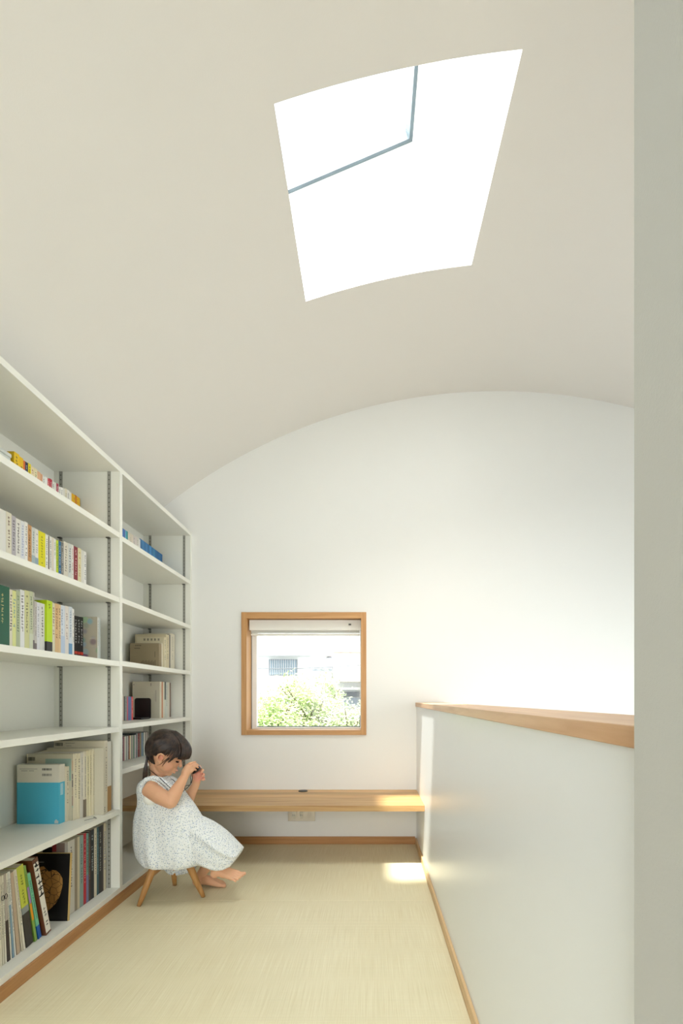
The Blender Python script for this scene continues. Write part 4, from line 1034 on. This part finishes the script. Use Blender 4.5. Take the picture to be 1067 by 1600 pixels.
T1 = [(1213.2, 240, 263, .040), (1215, 231, 268, .062), (1218, 224, 272, .078), (1222, 219.5, 275.5, .086), (1228, 217.2, 280, .088), (1236, 216.6, 285.5, .088), (1246, 217.8, 293, .090), (1256, 217.8, 300.5, .098),
      (1266, 215.0, 307, .106), (1280, 212.4, 315, .114), (1295, 212.2, 321, .122), (1310, 213.0, 326, .130), (1322, 214.6, 329, .134), (1333, 217.6, 330, .136), (1340, 221.5, 328, .134), (1345, 228, 322, .125), (1346.8, 240, 314, .11)]
for i, (y, xl, xr, hd) in enumerate(T1):
    cx = (xl + xr) / 2; rx = (xr - xl) / 2 / F * YG; amp = min(.085, max(0, (i - 5) * .010)); c_ = G(cx, y)
    r = []
    for k in range(NR):
        a = 2 * math.pi * k / NR; ca, sa = math.cos(a), math.sin(a); e_ = .85
        x = abs(ca) ** e_ * (1 if ca > 0 else -1); yy = abs(sa) ** e_ * (1 if sa > 0 else -1)
        fo = folds(a, i * .35, amp) if abs(sa) > .2 else 1
        r.append(c_ + Vector((x * rx, yy * hd * fo, 0)))
    rings.append(r)
loft(bm, rings)
rings = []
T2 = [((296, 1270), (288, 1338), .085), ((316, 1278), (302, 1345), .105), ((328, 1284), (314, 1348), .112), ((340, 1292), (325, 1351.5), .116), ((350, 1300.5), (336, 1355.5), .116), ((358, 1308), (345, 1357), .110),
      ((366, 1316), (354, 1355.5), .100), ((373, 1323), (363, 1350.5), .088), ((376.5, 1328), (371.5, 1339.5), .07), ((376.8, 1330), (374, 1335.5), .05)]
for i, (a0, b0, hd) in enumerate(T2):
    pa, pb_ = G(*a0), G(*b0); c_ = (pa + pb_) / 2; ax = (pa - pb_) / 2; r = []
    for k in range(NR):
        a = 2 * math.pi * k / NR; ca, sa = math.cos(a), math.sin(a); e_ = .8
        x = abs(ca) ** e_ * (1 if ca > 0 else -1); yy = abs(sa) ** e_ * (1 if sa > 0 else -1)
        fo = 1 + .075 * min(1, i / 4) * (math.sin(6 * a + 1.1 + i * .12) + .6 * math.sin(11 * a + i * .2)) if abs(sa) > .15 else 1
        r.append(c_ + ax * x + Vector((0, yy * hd * fo, 0)))
    rings.append(r)
loft(bm, rings)
rings = []
for i, (y, xl, xr, hd, dy_) in enumerate([(1336, 246, 312, .03, .10), (1345, 249, 309, .028, .105), (1354, 252, 307, .024, .108), (1360, 257, 304, .02, .11), (1365, 262, 290, .014, .11), (1367.5, 268, 280, .008, .11)]):
    cx = (xl + xr) / 2; rx = (xr - xl) / 2 / F * (YG + dy_); c_ = P(cx, y, YG + dy_)
    rings.append([c_ + Vector((math.cos(a) * rx, math.sin(a) * hd * (1 + .35 * math.sin(9 * a)), 0)) for a in [2 * math.pi * k / NR for k in range(NR)]])
loft(bm, rings)
for s in (-1, 1):
    tube(bm, [G(221 , 1236, s * .080), G(221.5, 1226, s * .080), G(228, 1218.5, s * .078), G(239, 1215.5, s * .074), G(251, 1218, s * .074), G(262, 1226, s * .080), G(271, 1238, s * .086)], [.012, .012, .0125, .0125, .0125, .0125, .012], 12)
dress = baked('dress', bm, FLORAL, .0030, .5, child, 4)
# arm hole: rolled rim and the white undershirt showing under the arm
WH = mat((248, 248, 242), .8, name='white_jersey')
bm = B(); ell(bm, G(235, 1248, -.092), (.034, .019, .030), None, 24); cpart('undershirt', bm, WH)
bm = B()
rim = [(222.5, 1233), (223.5, 1226.5), (228, 1220.8), (235, 1218.6), (243, 1220.5), (251, 1226), (259, 1234), (266, 1242)]
tube(bm, [G(x, y, -.108 if 0 < i < 5 else -.100) for i, (x, y) in enumerate(rim)], .0028, 8)
rim2 = [(222.5, 1233), (222.0, 1241), (226, 1249), (233, 1255), (241, 1260), (248, 1262)]
tube(bm, [G(x, y, -.098 - .001 * i) for i, (x, y) in enumerate(rim2)], .0028, 8)
cpart('armhole_trim', bm, FLORAL)
# neckline trim
bm = B()
tube(bm, [G(cx, cy) + Vector((rx * math.cos(a), .046 * math.sin(a), .006 * math.cos(a) ** 2)) for a in [2 * math.pi * k / 30 for k in range(31)] for cx, cy, rx in ((251.5, 1213.8, .040),)], .0028, 8, cap=False)
cpart('neckline_trim', bm, FLORAL)

# the little black camera on its neck cord
tcam = empty('toy_camera', G(306, 1202, -.012))
tag(tcam, 'tiny black toy camera on a thin neck cord held up in both small hands', 'toy camera')
bm = B(); cc_ = G(306.2, 1202.8, -.012); ax = Vector((.78, 0, .62)); up_ = Vector((-.62, 0, .78))
Mr = Matrix((ax, Vector((0, 1, 0)), up_)).transposed().to_4x4()
box(bm, -.018, .018, -.018, .018, -.0105, .0105, bevel=.003)
bmesh.ops.transform(bm, matrix=Matrix.Translation(cc_) @ Mr, verts=bm.verts)
part('body', bm, mat((10, 10, 12), .5, name='matt_black'), tcam)
bm = B(); bmesh.ops.create_cone(bm, cap_ends=True, segments=20, radius1=.006, radius2=.0055, depth=.008, matrix=Matrix.Translation(cc_ + ax * .020) @ Mr @ Matrix.Rotation(R(90), 4, 'Y'))
part('lens', bm, mat((60, 20, 20), .2, name='dark_red_lens'), tcam)
bm = B()
def smooth_pts(ps, n=4):
    out = []
    for i in range(len(ps) - 1):
        p0 = ps[max(i - 1, 0)]; p1 = ps[i]; p2 = ps[i + 1]; p3 = ps[min(i + 2, len(ps) - 1)]
        for k in range(n):
            t_ = k / n; out.append(.5 * ((2 * p1) + (p2 - p0) * t_ + (2 * p0 - 5 * p1 + 4 * p2 - p3) * t_ ** 2 + (3 * p1 - p0 - 3 * p2 + p3) * t_ ** 3))
    return out + [ps[-1]]
tube(bm, smooth_pts([G(235, 1200.5, .0), G(232.6, 1202, -.034), G(237, 1205.5, -.052), G(244, 1211, -.064), G(251, 1217, -.086), G(259, 1224.5, -.093), G(266, 1231, -.094), G(272, 1236, -.092), G(281, 1239, -.07), G(288.5, 1234.5, -.03), G(295, 1228.5, -.014), G(299.4, 1221.5, -.014), G(300.8, 1213, -.014), G(300.6, 1206.5, -.014)]), .0016, 8)
part('neck_cord', bm, BLACK, tcam)
bm = B()
tube(bm, smooth_pts([G(236, 1200.5, .0), G(238, 1202, .034), G(248, 1208, .05), G(262, 1214.5, .02), G(270, 1218.5, -.030), G(277, 1225, -.055), G(284, 1231, -.050), G(291, 1227.5, -.022), G(297, 1226.3, -.016), G(298.2, 1219.5, -.02), G(297.6, 1214.5, -.02), G(299.8, 1207.5, -.016)]), .0015, 8)
part('neck_cord', bm, BLACK, tcam)

# ------------------------------------------------------------------ outside the loft window
GZ = -5.6
struct('ground', boxes((-30, 30, 3.5, 60, GZ - .1, GZ)), mat((120, 120, 112), .9, name='street'))
def tile_mat(c, period=.28):
    m = bpy.data.materials.new('roof_tiles'); m.use_nodes = True; n = m.node_tree; b = n.nodes['Principled BSDF']
    wv = n.nodes.new('ShaderNodeTexWave'); wv.wave_type = 'BANDS'; wv.bands_direction = 'X'; wv.inputs['Scale'].default_value = 1 / period / 3; tc = n.nodes.new('ShaderNodeTexCoord')
    n.links.new(tc.outputs['Object'], wv.inputs[0]); mx = n.nodes.new('ShaderNodeMixRGB'); a = lin(c)
    mx.inputs[1].default_value = tuple(v * .55 for v in a[:3]) + (1,); mx.inputs[2].default_value = a; n.links.new(wv.outputs['Fac'], mx.inputs[0]); n.links.new(mx.outputs[0], b.inputs['Base Color']); return m
WHH = mat((236, 236, 232), .8, name='white_render'); 
def prism(bm, x0, x1, y0, y1, zb, zt, over=.0):              # hipped roof
    a = [bm.verts.new(v) for v in ((x0, y0, zb), (x1, y0, zb), (x1, y1, zb), (x0, y1, zb))]
    my = (y0 + y1) / 2; ins = min((x1 - x0) / 2.2, (y1 - y0) / 2)
    r = [bm.verts.new((x0 + ins, my, zt)), bm.verts.new((x1 - ins, my, zt))]
    for f in ((a[0], a[1], r[1], r[0]), (a[1], a[2], r[1]), (a[2], a[3], r[0], r[1]), (a[3], a[0], r[0]), (a[3], a[2], a[1], a[0])): bm.faces.new(f)
Y1 = 14.0
a = P(330, 1024, Y1); b_ = P(516, 1024, Y1)
h1 = empty('house', ((a.x + b_.x) / 2, Y1, GZ)); tag(h1, 'white house with a barred window and grey roof beyond the loft window, at left', 'house')
part('wall', boxes((a.x, b_.x, Y1, Y1 + 6, GZ, a.z)), WHH, h1)
bm = B(); prism(bm, a.x - .5, b_.x + .03, Y1 - .12, Y1 + 6.5, a.z, P(0, 984, Y1 + 3).z); part('roof', bm, tile_mat((196, 200, 206)), h1)
bm = B(); box(bm, a.x - .5, b_.x + .03, Y1 - .2, Y1 - .12, a.z - .03, a.z + .06); part('gutter', bm, mat((150, 152, 152), .5, name='gutter_grey'), h1)
w0, w1 = P(422, 1032, Y1), P(463, 1054, Y1)
wf_ = part('window_frame', boxes((w0.x - .03, w1.x + .03, Y1 - .05, Y1, w1.z - .03, w0.z + .03)), mat((130, 134, 138), .5, name='house_window_frame'), h1)
subpart('pane', boxes((w0.x, w1.x, Y1 - .06, Y1 - .05, w1.z, w0.z)), mat((140, 156, 166), .2, name='house_pane'), wf_, h1)
for k in range(12):
    x = w0.x + (w1.x - w0.x) * (k + .5) / 12; subpart('window_bar', boxes((x - .008, x + .008, Y1 - .14, Y1 - .12, w1.z - .02, w0.z + .02)), mat((150, 150, 150), .5, name='bar_grey'), wf_, h1)
c0, c1 = P(410, 1094, Y1 - 1.6), P(440, 1106, Y1 - 1.6)
an_ = empty('annex', ((c0.x + P(386, 0, 12.4).x) / 2, 12.4, GZ)); tag(an_, 'low white annex with a dark window strip, lower left through the loft window', 'building')
part('wall', boxes((P(330, 0, 12.4).x, P(470, 0, 12.4).x, 12.4, 13.8, GZ, P(0, 1090, 12.4).z)), WHH, an_)
part('roof', boxes((P(328, 0, 12.4).x, P(473, 0, 12.4).x, 12.2, 13.95, P(0, 1090, 12.4).z, P(0, 1087, 12.4).z)), mat((160, 164, 166), .6, name='annex_roof'), an_)
part('window', boxes((c0.x, c1.x, 12.36, 12.4, c1.z, c0.z)), mat((86, 98, 110), .3, name='annex_glass'), an_)
Y2 = 12.5
a = P(521, 1020, Y2); b_ = P(640, 1020, Y2)
h2 = empty('house', ((a.x + b_.x) / 2, Y2, GZ)); tag(h2, 'pale house with a terracotta tiled ridge seen through the right of the loft window', 'house')
part('wall', boxes((a.x, b_.x, Y2, Y2 + 6, GZ, a.z)), WHH, h2)
bm = B(); prism(bm, a.x - .02, b_.x + .5, Y2 - .15, Y2 + 6.4, a.z, a.z + .7); part('roof', bm, tile_mat((206, 150, 124)), h2)
part('eaves_band', boxes((a.x - .12, b_.x + .3, Y2 - .35, Y2, P(0, 1066, Y2).z, P(0, 1062, Y2).z)), mat((176, 170, 150), .7, name='eave_cream'), h2)
part('porch_roof', boxes((a.x + .1, b_.x + .3, Y2 - .9, Y2, P(0, 1078, Y2 - .9).z, P(0, 1074, Y2 - .9).z)), mat((140, 140, 136), .7, name='porch_grey'), h2)
g0, g1 = P(524, 1081, Y2), P(562, 1089, Y2)
part('transom_window', boxes((g0.x, g1.x, Y2 - .06, Y2, g1.z, g0.z)), mat((70, 76, 84), .3, name='transom_dark'), h2)
part('shutter', boxes((P(517, 0, Y2).x, P(564, 0, Y2).x, Y2 - .05, Y2 - .001, P(0, 1140, Y2).z, P(0, 1090, Y2).z)), mat((128, 136, 146), .6, name='shutter_blue_grey'), h2)
Y3 = 13.2
s0, s1 = P(494, 1046, Y3), P(517, 1028, Y3)
sh_ = empty('shed', ((s0.x + s1.x) / 2, Y3, GZ)); tag(sh_, 'small shed with a sloping grey tiled roof between the two houses', 'shed')
bm = B(); vs = [bm.verts.new(v) for v in ((s0.x - .1, Y3 - .3, s0.z), (s1.x + .05, Y3 - .3, s0.z), (s1.x + .05, Y3 + .75, s1.z + .1), (s0.x + .25, Y3 + .75, s1.z + .1))]
f1 = bm.faces.new(vs); ex_ = bmesh.ops.extrude_face_region(bm, geom=[f1]); bmesh.ops.translate(bm, verts=[v for v in ex_['geom'] if isinstance(v, bmesh.types.BMVert)], vec=(0, 0, -.06))
part('roof', bm, tile_mat((136, 142, 148), .2), sh_)
part('wall', boxes((s0.x, s1.x, Y3 - .1, Y3 + .7, GZ, s0.z - .04)), WHH, sh_)
for (x0, yy0, x1, yy1, Yc, Yd, lb) in ((300, 1042, 700, 1024, 9.0, 9.0, 'upper thin overhead wire crossing in front of the houses'), (300, 1102, 512, 1050, 9.0, 13.99, 'short lower overhead wire dropping to the left in front of the white house')):
    bm = B(); p, q_ = P(x0, yy0, Yc), P(x1, yy1, Yd)
    tube(bm, [p.lerp(q_, k / 12) + Vector((0, 0, -.12 * math.sin(math.pi * k / 12))) for k in range(13)], .008, 6)
    tag(obj('overhead_wire', bm, mat((110, 114, 118), .6, name='wire_grey')), lb, 'wire', 'overhead wires')
for px_, yt_, lb in ((300, 1020, 'grey concrete utility pole left of the loft window view, carrying two wires'), (700, 1010, 'grey concrete utility pole right of the loft window view, carrying one wire')):
    b0 = P(px_, yt_, 9.0); up_e = empty('utility_pole', (b0.x, 9.12, GZ)); tag(up_e, lb, 'utility pole')
    bm = B(); tube(bm, [Vector((b0.x, 9.12, GZ)), Vector((b0.x, 9.12, b0.z + .5))], [.13, .09], 16, cap=False); part('pole', bm, mat((150, 148, 142), .8, name='pole_concrete'), up_e)
    part('crossarm', boxes((b0.x - .5, b0.x + .5, 8.98, 9.03, b0.z - .1, b0.z - .02)), mat((130, 130, 128), .6, name='crossarm_steel'), up_e)
# trees
def leafm(c, nme):
    m = bpy.data.materials.new(nme); m.use_nodes = True; n = m.node_tree; b = n.nodes['Principled BSDF']
    oi = n.nodes.new('ShaderNodeTexCoord'); t = n.nodes.new('ShaderNodeTexNoise'); t.inputs['Scale'].default_value = 6
    r = n.nodes.new('ShaderNodeValToRGB'); a_ = lin(c); r.color_ramp.elements[0].color = tuple(v * .65 for v in a_[:3]) + (1,); r.color_ramp.elements[1].color = a_; r.color_ramp.elements[0].position = .35; r.color_ramp.elements[1].position = .65
    n.links.new(oi.outputs['Object'], t.inputs[0]); n.links.new(t.outputs['Fac'], r.inputs[0]); n.links.new(r.outputs[0], b.inputs['Base Color']); b.inputs['Roughness'].default_value = .6; return m
def tree(label, px, py, Yt, rx, rz, nl, c, seed, cat='tree'):
    r = random.Random(seed); ctr = P(px, py, Yt); root = empty('tree', (ctr.x, Yt, GZ)); tag(root, label, cat, None)
    bm = B(); tube(bm, [Vector((ctr.x + .1, Yt, GZ)), Vector((ctr.x, Yt, (GZ + ctr.z) / 2)), Vector((ctr.x + .05, Yt, ctr.z))], [.11, .08, .04], 8)
    for k in range(14):
        a = r.uniform(0, 6.28); d = Vector((math.cos(a) * rx * .8, math.sin(a) * rx * .7, r.uniform(-.3, .8) * rz)); tube(bm, [Vector((ctr.x, Yt, ctr.z - rz * r.uniform(.2, .9))), ctr + d], [.025, .008], 5)
    part('trunk', bm, mat((110, 96, 80), .9, name='bark'), root)
    bm = B(); cl = []
    for k in range(60):
        while True:
            v = Vector((r.uniform(-1, 1), r.uniform(-1, 1), r.uniform(-1, 1)))
            if .25 < v.length < 1: break
        cl.append((Vector((v.x * rx, v.y * rx * .8, v.z * rz)), r.uniform(.08, .20)))
    for k in range(nl):
        c_, cr = r.choice(cl); d = Vector((r.gauss(0, 1), r.gauss(0, 1), r.gauss(0, 1))) * cr * .6
        p = ctr + c_ + d; q_ = Vector((r.gauss(0, 1), r.gauss(0, 1), r.gauss(0, .6))).normalized(); w_ = q_.orthogonal().normalized(); L = r.uniform(.020, .036); W = L * .34
        bm.faces.new([bm.verts.new(p - q_ * L), bm.verts.new(p + w_ * W), bm.verts.new(p + q_ * L), bm.verts.new(p - w_ * W)])
    part('foliage', bm, leafm(c, 'leaves_%d' % seed), root); return root
tree('leafy light green tree in the middle of the loft window view', 484, 1112, 8.0, .62, .60, 11000, (206, 220, 160), 1)
tree('lower green tree filling the bottom left of the loft window view', 425, 1140, 7.0, .34, .46, 6000, (200, 220, 150), 2)
tree('small sparse green tree at the bottom right of the loft window view', 546, 1136, 7.6, .34, .40, 4200, (206, 220, 165), 3)
